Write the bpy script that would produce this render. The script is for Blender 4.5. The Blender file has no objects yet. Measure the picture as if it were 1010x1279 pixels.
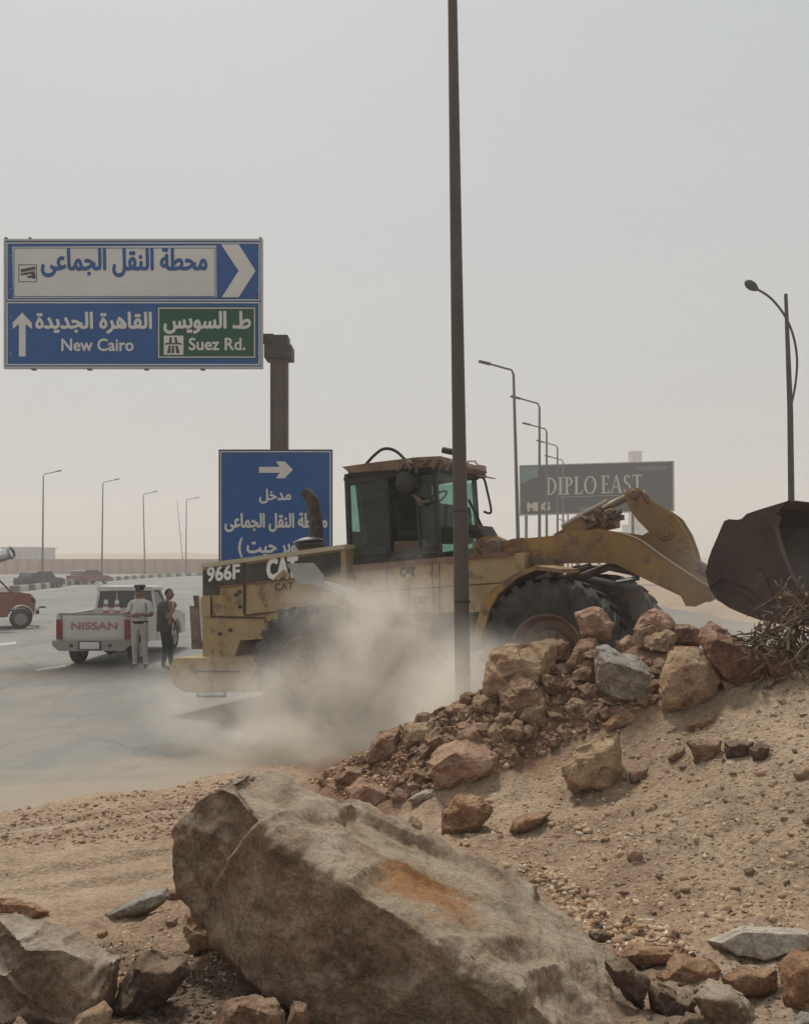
import bpy, bmesh, math, random
import numpy as np
from mathutils import Vector, Matrix, noise, geometry
random.seed(7)
R = math.radians
S = bpy.context.scene
C = S.collection
HC, F = 2.35, 1010.0            # eye height above the road, focal length in photo pixels

# ------------------------------------------------------------------ camera, sky, sun, exposure
cam = bpy.data.objects.new('camera', bpy.data.cameras.new('camera')); C.objects.link(cam)
cam.location = (0, 0, HC); cam.rotation_euler = (R(90), 0, 0)
cam.data.sensor_fit = 'HORIZONTAL'; cam.data.sensor_width = 36; cam.data.lens = 36
cam.data.shift_y = 60.5 / 1010; cam.data.clip_start = .05; cam.data.clip_end = 5000
S.camera = cam
S.view_settings.view_transform = 'Standard'; S.view_settings.look = 'None'
S.view_settings.exposure = 1.05; S.view_settings.gamma = 1
S.cycles.use_denoising = True
S.cycles.max_bounces = 8; S.cycles.transparent_max_bounces = 16
S.cycles.diffuse_bounces = 3; S.cycles.glossy_bounces = 3; S.cycles.volume_bounces = 6
S.cycles.volume_step_rate = 1.0; S.cycles.volume_max_steps = 96
SUN_EL, SUN_AZ = 60, -25        # azimuth from +Y towards +X
w = bpy.data.worlds.new('World'); S.world = w; w.use_nodes = True
nt = w.node_tree; nt.nodes.clear()
out = nt.nodes.new('ShaderNodeOutputWorld'); bg = nt.nodes.new('ShaderNodeBackground')
sky = nt.nodes.new('ShaderNodeTexSky'); sky.sky_type = 'NISHITA'; sky.sun_disc = False
sky.sun_elevation = R(SUN_EL); sky.sun_rotation = R(SUN_AZ)
sky.dust_density = 8; sky.air_density = 1.0; sky.ozone_density = 1
mx = nt.nodes.new('ShaderNodeMix'); mx.data_type = 'RGBA'; mx.inputs[0].default_value = .96
geo = nt.nodes.new('ShaderNodeTexCoord'); sep = nt.nodes.new('ShaderNodeSeparateXYZ')
rp = nt.nodes.new('ShaderNodeValToRGB')
nt.links.new(geo.outputs['Generated'], sep.inputs[0]); nt.links.new(sep.outputs[2], rp.inputs[0])
rp.color_ramp.elements[0].position = 0.0; rp.color_ramp.elements[0].color = (.258, .255, .250, 1)
rp.color_ramp.elements[1].position = .5; rp.color_ramp.elements[1].color = (.252, .266, .270, 1)
e_ = rp.color_ramp.elements.new(.22); e_.color = (.258, .262, .260, 1)
sc_ = nt.nodes.new('ShaderNodeVectorMath'); sc_.operation = 'SCALE'; sc_.inputs['Scale'].default_value = 10.0
nt.links.new(rp.outputs[0], sc_.inputs[0])
nt.links.new(sky.outputs[0], mx.inputs[6]); nt.links.new(sc_.outputs[0], mx.inputs[7])
nt.links.new(mx.outputs[2], bg.inputs[0]); bg.inputs[1].default_value = .1
nt.links.new(bg.outputs[0], out.inputs[0])
sun = bpy.data.objects.new('sun', bpy.data.lights.new('sun', 'SUN')); C.objects.link(sun)
sun.data.energy = 1.5; sun.data.angle = R(10); sun.data.color = (1, .95, .86)
sd = Vector((math.sin(R(SUN_AZ)) * math.cos(R(SUN_EL)), math.cos(R(SUN_AZ)) * math.cos(R(SUN_EL)), math.sin(R(SUN_EL))))
sun.rotation_euler = sd.to_track_quat('Z', 'Y').to_euler()
sun.location = (0, 0, 30)

# ------------------------------------------------------------------ helpers
def W(px, py, D): return Vector(((px - 505) / F * D, D, HC - (py - 700) / F * D))
def sett(o, label=None, cat=None, group=None, kind=None):
    if label: o['label'] = label
    if cat: o['category'] = cat
    if group: o['group'] = group
    if kind: o['kind'] = kind
    return o
def empty(name, loc=(0, 0, 0), label=None, cat=None, group=None, mtx=None):
    o = bpy.data.objects.new(name, None); C.objects.link(o)
    if mtx is not None: o.matrix_basis = mtx
    else: o.location = loc
    o.empty_display_size = .2
    return sett(o, label, cat, group)
def link(name, me, mats=None, parent=None, loc=None):
    o = bpy.data.objects.new(name, me); C.objects.link(o)
    if mats is not None and len(me.materials) == 0:
        for m in (mats if isinstance(mats, (list, tuple)) else [mats]): me.materials.append(m)
    if parent is not None: o.parent = parent
    if loc is not None: o.location = loc
    return o
def fin(bm, name, mats, parent=None, smooth=None, world=False, bev=0, loc=None):
    """mesh object out of a bmesh; world=True: geometry given in world space"""
    if bev:
        es = [e for e in bm.edges if len(e.link_faces) == 2 and e.calc_face_angle(0) > .5]
        bmesh.ops.bevel(bm, geom=es, offset=bev, segments=2, affect='EDGES', profile=.6, clamp_overlap=True)
    if world and parent is not None: bm.transform(parent.matrix_basis.inverted())
    if world and parent is None and loc is not None: bm.transform(Matrix.Translation(-Vector(loc)))
    bmesh.ops.recalc_face_normals(bm, faces=bm.faces)
    me = bpy.data.meshes.new(name); bm.to_mesh(me); bm.free()
    if smooth is not None:
        me.polygons.foreach_set('use_smooth', [True] * len(me.polygons))
        me.set_sharp_from_angle(angle=R(smooth))
    return link(name, me, mats, parent, loc if (world is False or parent is None) else None)
def kids(o): return [c for c in bpy.data.objects if c.parent == o]
def dup(o, parent=None):
    c = o.copy(); C.objects.link(c); c.parent = parent
    for ch in kids(o): dup(ch, c)
    return c
def B(): return bmesh.new()
def box(bm, c, s, m=None):
    r = bmesh.ops.create_cube(bm, size=1)
    M = Matrix.Translation(Vector(c)) @ (m.to_4x4() if m is not None else Matrix()) @ Matrix.Diagonal((*s, 1))
    bmesh.ops.transform(bm, matrix=M, verts=r['verts']); return bm
def prism(bm, pts, off):
    """closed prism: polygon of 3-D points swept by the vector off"""
    a = [bm.verts.new(p) for p in pts]; b = [bm.verts.new(Vector(p) + Vector(off)) for p in pts]
    n = len(a)
    bm.faces.new(a); bm.faces.new(b[::-1])
    for i in range(n): bm.faces.new((a[i], b[i], b[(i + 1) % n], a[(i + 1) % n]))
    return bm
def frame_of(d):
    d = d.normalized(); up = Vector((0, 0, 1)) if abs(d.z) < .9 else Vector((1, 0, 0))
    x = d.cross(up).normalized(); return x, x.cross(d).normalized()
def tube(bm, pts, rad, seg=8, cap=True):
    pts = [Vector(p) for p in pts]; n = len(pts)
    if not isinstance(rad, (list, tuple)): rad = [rad] * n
    rings = []; px = None
    for i, p in enumerate(pts):
        d = (pts[min(i + 1, n - 1)] - pts[max(i - 1, 0)])
        if px is None: x, y = frame_of(d)
        else:
            dd = d.normalized(); x = (px - dd * px.dot(dd)).normalized(); y = x.cross(dd)
        px = x
        rings.append([bm.verts.new(p + (x * math.cos(2 * math.pi * k / seg) + y * math.sin(2 * math.pi * k / seg)) * rad[i]) for k in range(seg)])
    for a, b in zip(rings, rings[1:]):
        for k in range(seg): bm.faces.new((a[k], a[(k + 1) % seg], b[(k + 1) % seg], b[k]))
    if cap: bm.faces.new(rings[0][::-1]); bm.faces.new(rings[-1])
    return bm
def arcpts(pts, n=24):
    """smooth curve through points"""
    P = [Vector(p) for p in pts]; P = [2 * P[0] - P[1]] + P + [2 * P[-1] - P[-2]]
    o = []
    for i in range(1, len(P) - 2):
        m = max(2, n // (len(P) - 3))
        for k in range(m):
            t = k / m; a, b, c, d = P[i - 1:i + 3]
            o.append(.5 * ((2 * b) + (c - a) * t + (2 * a - 5 * b + 4 * c - d) * t * t + (3 * b - a - 3 * c + d) * t ** 3))
    o.append(P[-2]); return o
def lathe(bm, prof, org, ax, seg=32, close=False):
    """prof: (radius, distance along ax)"""
    ax = Vector(ax).normalized(); x, y = frame_of(ax); org = Vector(org); rings = []
    for r, h in prof:
        rings.append([bm.verts.new(org + ax * h + (x * math.cos(2 * math.pi * k / seg) + y * math.sin(2 * math.pi * k / seg)) * max(r, 1e-4)) for k in range(seg)])
    pr = list(zip(rings, rings[1:])) + ([(rings[-1], rings[0])] if close else [])
    for a, b in pr:
        for k in range(seg): bm.faces.new((a[k], a[(k + 1) % seg], b[(k + 1) % seg], b[k]))
    return bm

# ------------------------------------------------------------------ materials
def nodes_mat(name):
    m = bpy.data.materials.new(name); m.use_nodes = True; t = m.node_tree
    return m, t, t.nodes['Principled BSDF']
def nz(t, scale, detail=4, rough=.55, coord='Object', dist=0, sc3=None):
    tc = t.nodes.new('ShaderNodeTexCoord'); n = t.nodes.new('ShaderNodeTexNoise')
    n.inputs['Scale'].default_value = scale; n.inputs['Detail'].default_value = detail
    n.inputs['Roughness'].default_value = rough; n.inputs['Distortion'].default_value = dist
    src = tc.outputs[coord]
    if sc3:
        mp = t.nodes.new('ShaderNodeMapping'); mp.inputs['Scale'].default_value = sc3
        t.links.new(src, mp.inputs[0]); src = mp.outputs[0]
    t.links.new(src, n.inputs['Vector']); return n
def ramp(t, fac, stops):
    r = t.nodes.new('ShaderNodeValToRGB'); t.links.new(fac, r.inputs[0])
    el = r.color_ramp.elements
    el[0].position, el[0].color = stops[0][0], (*stops[0][1], 1)
    el[1].position, el[1].color = stops[-1][0], (*stops[-1][1], 1)
    for p, c in stops[1:-1]: e = el.new(p); e.color = (*c, 1)
    return r.outputs[0]
def fr(t, fac, a, b):
    r = t.nodes.new('ShaderNodeMapRange'); t.links.new(fac, r.inputs[0])
    r.inputs[1].default_value = a; r.inputs[2].default_value = b; return r.outputs[0]
def mix(t, fac, a, b, mode='MIX'):
    m = t.nodes.new('ShaderNodeMix'); m.data_type = 'RGBA'; m.blend_type = mode
    if isinstance(fac, (int, float)): m.inputs[0].default_value = fac
    else: t.links.new(fac, m.inputs[0])
    for s, v in ((6, a), (7, b)):
        if isinstance(v, tuple): m.inputs[s].default_value = (*v, 1)
        else: t.links.new(v, m.inputs[s])
    return m.outputs[2]
def mth(t, op, a, b=None, clamp=False):
    m = t.nodes.new('ShaderNodeMath'); m.operation = op; m.use_clamp = clamp
    for s, v in ((0, a), (1, b)):
        if v is None: continue
        if isinstance(v, (int, float)): m.inputs[s].default_value = v
        else: t.links.new(v, m.inputs[s])
    return m.outputs[0]
def bump(t, b, h, strength, dist):
    n = t.nodes.new('ShaderNodeBump'); n.inputs['Strength'].default_value = strength; n.inputs['Distance'].default_value = dist
    t.links.new(h, n.inputs['Height']); t.links.new(n.outputs[0], b.inputs['Normal']); return n
def paint(name, col, rough=.6, metal=0, var=.25, scale=3, dust=.3, dustcol=(.36, .29, .21), bmp=.15, bs=30, rust=0, spec=.25, coord='Object'):
    m, t, b = nodes_mat(name)
    a = nz(t, scale, 6, .6, coord)
    dark = tuple(c * (1 - var) for c in col); lite = tuple(min(1, c * (1 + var * .6)) for c in col)
    c = ramp(t, a.outputs[0], [(.3, dark), (.5, col), (.72, lite)])
    if rust:
        rn = nz(t, scale * 2.3, 9, .7, coord)
        c = mix(t, fr(t, rn.outputs[0], .62 - rust * .25, .70 - rust * .2), c, (.13, .065, .035))
    if dust:
        dn = nz(t, scale * .7, 8, .65, coord)
        f = mth(t, 'MULTIPLY', fr(t, dn.outputs[0], .35, .68), dust)
        c = mix(t, f, c, dustcol)
    t.links.new(c, b.inputs['Base Color'])
    b.inputs['Metallic'].default_value = metal; b.inputs['Specular IOR Level'].default_value = spec
    rr = nz(t, scale * 4, 4, .6, coord)
    q = t.nodes.new('ShaderNodeMapRange'); t.links.new(rr.outputs[0], q.inputs[0]); q.inputs[1].default_value = .3; q.inputs[2].default_value = .7
    q.inputs[3].default_value = max(.05, rough - .12); q.inputs[4].default_value = min(1, rough + .12)
    t.links.new(q.outputs[0], b.inputs['Roughness'])
    if bmp:
        bn = nz(t, bs, 5, .6, coord); bump(t, b, bn.outputs[0], bmp, .01)
    return m
def rockmat(name, c1, c2, c3, scale=3.0, dustcol=(.52, .39, .265), dust=.35, bs=1.0, patch=None, strata=None):
    m, t, b = nodes_mat(name)
    a = nz(t, scale, 8, .62, dist=.6); d = nz(t, scale * 3.7, 10, .7); g = nz(t, scale * 22, 4, .7)
    c = ramp(t, a.outputs[0], [(.34, c1), (.5, c2), (.66, c3)])
    c = mix(t, .75, c, ramp(t, d.outputs[0], [(.3, (.38, .36, .35)), (.5, (.95, .95, .95)), (.72, (1.35, 1.3, 1.22))]), 'MULTIPLY')
    c = mix(t, .55, c, ramp(t, g.outputs[0], [(.37, (.5, .47, .45)), (.5, (1, 1, 1)), (.64, (1.35, 1.35, 1.33))]), 'MULTIPLY')
    fg = nz(t, 150, 5, .8); c = mix(t, .6, c, ramp(t, fg.outputs[0], [(.38, (.55, .53, .5)), (.5, (1, 1, 1)), (.63, (1.35, 1.33, 1.3))]), 'MULTIPLY')
    fgo = fg.outputs[0]
    if strata:
        sn = nz(t, 2.2, 8, .7, sc3=strata)
        c = mix(t, .5, c, ramp(t, sn.outputs[0], [(.38, (.5, .48, .46)), (.52, (1, 1, 1)), (.66, (1.25, 1.22, 1.18))]), 'MULTIPLY')
    ge = t.nodes.new('ShaderNodeNewGeometry'); sp = t.nodes.new('ShaderNodeSeparateXYZ'); t.links.new(ge.outputs['Normal'], sp.inputs[0])
    up = fr(t, sp.outputs[2], .25, .85)         # wind-blown dust settles where the stone lies flat
    dn = nz(t, scale * 2, 8, .7)
    f = mth(t, 'MULTIPLY', mth(t, 'MULTIPLY', up, fr(t, dn.outputs[0], .32, .62)), dust)
    c = mix(t, f, c, dustcol)
    if patch:
        tc = t.nodes.new('ShaderNodeTexCoord')
        for (cen, rad, col) in patch:
            mp = t.nodes.new('ShaderNodeMapping'); mp.vector_type = 'POINT'
            mp.inputs['Location'].default_value = tuple(-cen[i] / rad[i] for i in range(3)); mp.inputs['Scale'].default_value = tuple(1 / r_ for r_ in rad)
            t.links.new(tc.outputs['Object'], mp.inputs[0])
            ln = t.nodes.new('ShaderNodeVectorMath'); ln.operation = 'LENGTH'; t.links.new(mp.outputs[0], ln.inputs[0])
            pn = nz(t, 7, 10, .82)
            v = mth(t, 'ADD', ln.outputs['Value'], mth(t, 'MULTIPLY', pn.outputs[0], 2.6))
            k = t.nodes.new('ShaderNodeMapRange'); t.links.new(v, k.inputs[0]); k.inputs[1].default_value = 2.45; k.inputs[2].default_value = 1.75
            c = mix(t, mth(t, 'MULTIPLY', k.outputs[0], .85), c, col)
    t.links.new(c, b.inputs['Base Color']); b.inputs['Roughness'].default_value = .92; b.inputs['Specular IOR Level'].default_value = .2
    h1 = mth(t, 'MULTIPLY', d.outputs[0], 1.0); h2 = mth(t, 'MULTIPLY', g.outputs[0], .35)
    v = t.nodes.new('ShaderNodeTexVoronoi'); v.inputs['Scale'].default_value = scale * 5; v.feature = 'DISTANCE_TO_EDGE'
    tc2 = t.nodes.new('ShaderNodeTexCoord'); wv = t.nodes.new('ShaderNodeVectorMath'); wv.operation = 'MULTIPLY_ADD'
    t.links.new(d.outputs['Color'], wv.inputs[0]); wv.inputs[1].default_value = (.25, .25, .25); t.links.new(tc2.outputs['Object'], wv.inputs[2]); t.links.new(wv.outputs[0], v.inputs['Vector'])
    h3 = mth(t, 'MULTIPLY', mth(t, 'MINIMUM', v.outputs[0], .05), .5)
    bump(t, b, mth(t, 'ADD', mth(t, 'ADD', mth(t, 'ADD', h1, h2), h3), mth(t, 'MULTIPLY', fgo, .14)), min(1, .95 * bs), .045 * max(1, bs))
    return m

M = {}
M['yellow'] = paint('yellow_paint', (.34, .23, .095), .68, 0, .35, 2.2, .75, (.34, .27, .195), rust=.38)
M['yellow_clean'] = paint('yellow_paint_arm', (.31, .185, .05), .65, 0, .4, 1.3, .75, (.20, .13, .095), rust=.45)
M['cream'] = paint('cream_trim', (.42, .37, .26), .6, 0, .2, 3, .4)
M['black'] = paint('black_paint', (.022, .021, .021), .55, 0, .3, 3, .38, (.16, .13, .10))
M['soot'] = paint('sooty_metal', (.03, .026, .024), .7, .2, .3, 5, .25, (.12, .09, .07), rust=.5)
M['frame'] = paint('cab_frame_paint', (.02, .02, .021), .5, 0, .2, 4, .2, (.1, .09, .08))
M['rustroof'] = paint('rusty_roof_paint', (.15, .088, .058), .7, 0, .45, 4, .5, (.30, .23, .17), rust=.6)
M['rustred'] = paint('red_brown_trim', (.13, .05, .038), .7, 0, .3, 4, .35)
M['rubber'] = paint('tyre_rubber', (.022, .023, .024), .85, 0, .2, 5, .5, (.15, .135, .115), bmp=.3, bs=50)
M['rim'] = paint('rusty_rim', (.12, .07, .05), .7, 0, .4, 5, .6, (.25, .2, .155), rust=.6)
M['steel'] = paint('bare_steel', (.30, .31, .31), .4, .6, .25, 5, .35)
M['bucket'] = paint('bucket_steel', (.040, .027, .023), .6, .1, .4, 2, .6, (.115, .082, .066), rust=.05)
M['hyd'] = paint('greasy_iron', (.08, .06, .048), .6, .2, .4, 6, .5, (.26, .2, .15), rust=.6)
M['white'] = paint('white_lettering', (.72, .70, .66), .6, 0, .08, 6, .1, bmp=0)
M['letter_black'] = paint('black_lettering', (.02, .02, .02), .6, 0, .05, 6, .15, bmp=0)
M['seat'] = paint('seat_fabric', (.035, .035, .035), .9, 0, .2, 8, .3, (.12, .1, .08))
def glassmat(name, col, a):
    m = bpy.data.materials.new(name); m.use_nodes = True; t = m.node_tree; t.nodes.clear()
    o = t.nodes.new('ShaderNodeOutputMaterial'); tr = t.nodes.new('ShaderNodeBsdfTransparent'); gl = t.nodes.new('ShaderNodeBsdfGlossy')
    df = t.nodes.new('ShaderNodeBsdfDiffuse'); df.inputs[0].default_value = (.25, .24, .2, 1)
    tr.inputs[0].default_value = (*col, 1); gl.inputs['Roughness'].default_value = .08
    dn = nz(t, 5, 6, .6); f0 = mth(t, 'MULTIPLY', fr(t, dn.outputs[0], .3, .7), a)
    m0 = t.nodes.new('ShaderNodeMixShader'); t.links.new(f0, m0.inputs[0]); t.links.new(tr.outputs[0], m0.inputs[1]); t.links.new(df.outputs[0], m0.inputs[2])
    fz = t.nodes.new('ShaderNodeLayerWeight'); fz.inputs[0].default_value = .5
    fz2 = mth(t, 'ADD', mth(t, 'MULTIPLY', mth(t, 'POWER', fz.outputs['Facing'], 5), .3), .02)
    m1 = t.nodes.new('ShaderNodeMixShader'); t.links.new(fz2, m1.inputs[0]); t.links.new(m0.outputs[0], m1.inputs[1]); t.links.new(gl.outputs[0], m1.inputs[2])
    t.links.new(m1.outputs[0], o.inputs[0]); return m
M['glass'] = glassmat('teal_cab_glass', (.68, .82, .78), .12)
M['darkglass'] = paint('dark_car_glass', (.02, .024, .026), .15, 0, .2, 3, .3, (.12, .11, .1), bmp=0, spec=.6)
M['galv'] = paint('grey_lamp_post_paint', (.10, .095, .09), .55, .2, .15, 2, .25, (.2, .17, .14))
M['pole'] = paint('dusty_brown_grey_pole_paint', (.075, .062, .053), .6, .1, .2, 1.5, .45, (.15, .125, .105), bmp=.3, bs=60)
M['dark'] = paint('dark_steel', (.035, .032, .03), .6, .2, .3, 3, .3, (.12, .1, .08), rust=.3)
M['postrust'] = paint('rusty_sign_post', (.085, .07, .062), .75, .1, .3, 2, .3, (.15, .12, .1), rust=.5)
M['blue'] = paint('blue_sign_sheet', (.004, .072, .25), .5, 0, .15, .8, .05, (.16, .15, .14), bmp=0, spec=.1)
M['green'] = paint('green_sign_sheet', (.002, .065, .032), .5, 0, .15, .8, .05, (.16, .15, .14), bmp=0, spec=.1)
M['signwhite'] = paint('white_sign_sheet', (.60, .58, .55), .55, 0, .08, .8, .25, (.40, .35, .30), bmp=0)
M['aluminium'] = paint('aluminium_edge', (.42, .41, .43), .5, .3, .1, 3, .2)
M['carwhite'] = paint('dusty_white_car_paint', (.52, .51, .48), .4, 0, .08, 1.5, .45, (.36, .32, .26), bmp=0, spec=.5)
M['carred'] = paint('faded_red_car_paint', (.22, .062, .045), .5, 0, .25, 2, .5, (.30, .20, .15), bmp=0)
M['carmaroon'] = paint('maroon_car_paint', (.17, .035, .04), .35, 0, .15, 2, .3, bmp=0)
M['carblack'] = paint('blue_black_car_paint', (.02, .027, .034), .3, 0, .15, 2, .3, bmp=0)
M['taillight'] = paint('red_tail_light', (.20, .012, .016), .3, 0, .1, 5, .2, bmp=0)
M['redletter'] = paint('faded_red_lettering', (.36, .13, .11), .6, 0, .15, 9, .3, bmp=0)
M['chrome'] = paint('chrome', (.62, .64, .66), .18, .9, .05, 5, .1, bmp=0)
M['bumper'] = paint('grey_bumper', (.26, .25, .235), .5, .2, .15, 4, .4)
M['cone'] = paint('orange_red_cone', (.34, .09, .06), .6, 0, .1, 5, .3, bmp=0)
M['wood'] = paint('old_brown_wood', (.11, .07, .042), .9, 0, .4, 8, .3)
M['branch'] = paint('dry_bark', (.10, .066, .045), .95, 0, .6, 9, .35, (.25, .18, .12))
M['skin'] = paint('skin', (.22, .115, .08), .6, 0, .1, 9, .1, bmp=0)
M['shirtwhite'] = paint('white_uniform_cloth', (.58, .56, .54), .9, 0, .15, 6, .25, bmp=.9, bs=14)
M['trouser'] = paint('pale_grey_trouser_cloth', (.40, .375, .35), .9, 0, .15, 6, .3, bmp=.9, bs=12)
M['clothblack'] = paint('black_cloth', (.02, .021, .023), .9, 0, .2, 6, .2, (.1, .09, .08))
M['clothdark'] = paint('charcoal_jacket_cloth', (.035, .038, .036), .9, 0, .3, 6, .3, (.12, .11, .1), bmp=.9, bs=12)
M['maroonshirt'] = paint('dusty_pink_shirt_cloth', (.22, .11, .095), .9, 0, .15, 6, .2)
M['hair'] = paint('black_hair', (.02, .016, .014), .8, 0, .2, 20, .1, bmp=0)
M['kerbwhite'] = paint('white_kerb_paint', (.55, .51, .45), .8, 0, .15, 2, .4)
M['kerbblack'] = paint('black_kerb_paint', (.05, .042, .036), .8, 0, .2, 2, .4)
M['wall'] = paint('salmon_wall_render', (.40, .26, .20), .9, 0, .15, .4, .3)
M['wallpost'] = paint('wall_pilaster_render', (.32, .21, .16), .9, 0, .15, .4, .3)
M['farbuild'] = paint('pale_grey_building_render', (.12, .125, .12), .9, 0, .15, .1, .1)
M['farbeige'] = paint('pale_beige_building_render', (.22, .20, .17), .9, 0, .15, .1, .1)
M['billboard'] = paint('dark_billboard_print', (.010, .016, .017), .5, 0, .25, .12, .08, (.06, .065, .062), bmp=0, spec=.1)
M['billteal'] = paint('teal_billboard_print', (.09, .17, .16), .5, 0, .2, .3, .2, (.16, .17, .16), bmp=0)
M['billtext'] = paint('grey_billboard_lettering', (.46, .45, .43), .5, 0, .05, 1, .1, bmp=0)
M['billtan'] = paint('tan_billboard_logo', (.50, .44, .36), .5, 0, .05, 1, .1, bmp=0)
M['billborder'] = paint('grey_billboard_border', (.28, .275, .27), .5, 0, .05, 1, .1, bmp=0)

# rocks
M['r_tan'] = rockmat('tan_sandstone', (.29, .17, .10), (.45, .30, .19), (.54, .40, .27), 2.6)
M['r_brown'] = rockmat('brown_sandstone', (.19, .105, .065), (.31, .185, .12), (.43, .28, .19), 2.6, dust=.5)
M['r_red'] = rockmat('red_brown_stone', (.16, .075, .05), (.28, .145, .10), (.40, .24, .17), 3, dust=.45)
M['r_pink'] = rockmat('pink_tan_stone', (.29, .155, .11), (.46, .28, .20), (.55, .39, .29), 3)
M['r_grey'] = rockmat('grey_green_stone', (.19, .145, .11), (.31, .26, .205), (.40, .37, .31), 2.4, (.42, .41, .37), .8)
M['r_dusty'] = rockmat('dusty_brown_rock', (.17, .11, .07), (.29, .195, .13), (.43, .32, .23), 2.4, (.52, .45, .36), .95)
M['r_pale'] = rockmat('pale_limestone', (.34, .28, .22), (.45, .39, .32), (.54, .49, .42), 2.2, (.55, .50, .43), .5, .9)
M['r_yellow'] = rockmat('yellow_ochre_stone', (.33, .21, .115), (.47, .325, .20), (.55, .42, .28), 2.4)
M['r_orange'] = rockmat('orange_brown_stone', (.25, .13, .07), (.39, .225, .13), (.49, .32, .20), 2.8)
M['r_dark'] = rockmat('dark_brown_stone', (.085, .055, .038), (.16, .105, .072), (.27, .185, .13), 3, dust=.5)
# ground and road
def groundmat(name, cols, coarse=1.0, bank=False):
    m, t, b = nodes_mat(name)
    a = nz(t, .45, 8, .6); d = nz(t, 3.2, 10, .72); g = nz(t, 26, 8, .75)
    c = ramp(t, a.outputs[0], [(.32, cols[0]), (.5, cols[1]), (.68, cols[2])])
    if bank:        # the dug-out bank behind the sand crest is a browner soil
        tcb = t.nodes.new('ShaderNodeTexCoord'); sb = t.nodes.new('ShaderNodeSeparateXYZ'); t.links.new(tcb.outputs['Object'], sb.inputs[0])
        nb_ = nz(t, 1.6, 6, .65); yy = mth(t, 'ADD', sb.outputs[1], mth(t, 'MULTIPLY', mth(t, 'SUBTRACT', nb_.outputs[0], .5), 1.4))
        xx = mth(t, 'ADD', sb.outputs[0], mth(t, 'MULTIPLY', mth(t, 'SUBTRACT', nb_.outputs[0], .5), 1.2))
        c = mix(t, mth(t, 'MULTIPLY', fr(t, yy, 6.3, 6.6), fr(t, xx, -1.1, -.6)), c, (.25, .15, .095))
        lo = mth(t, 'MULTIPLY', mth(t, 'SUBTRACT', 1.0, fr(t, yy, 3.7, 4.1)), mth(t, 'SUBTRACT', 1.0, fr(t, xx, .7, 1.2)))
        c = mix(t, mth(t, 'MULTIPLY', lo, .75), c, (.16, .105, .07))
    c = mix(t, .7, c, ramp(t, d.outputs[0], [(.3, (.55, .52, .5)), (.5, (1, 1, 1)), (.7, (1.25, 1.22, 1.18))]), 'MULTIPLY')
    c = mix(t, .6, c, ramp(t, g.outputs[0], [(.36, (.45, .43, .42)), (.5, (1, 1, 1)), (.66, (1.35, 1.33, 1.3))]), 'MULTIPLY')
    t.links.new(c, b.inputs['Base Color']); b.inputs['Roughness'].default_value = .97; b.inputs['Specular IOR Level'].default_value = .1
    v = t.nodes.new('ShaderNodeTexVoronoi'); v.inputs['Scale'].default_value = 38; tc = t.nodes.new('ShaderNodeTexCoord'); t.links.new(tc.outputs['Object'], v.inputs['Vector'])
    h = mth(t, 'ADD', mth(t, 'ADD', g.outputs[0], mth(t, 'MULTIPLY', d.outputs[0], 1.6)), mth(t, 'MULTIPLY', v.outputs[0], -.5))
    bump(t, b, h, .9 * coarse, .03); return m
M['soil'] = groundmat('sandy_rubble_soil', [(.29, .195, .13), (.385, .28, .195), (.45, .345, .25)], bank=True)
M['desert'] = groundmat('desert_sand', [(.30, .22, .15), (.36, .27, .19), (.42, .33, .24)], .4)
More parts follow.
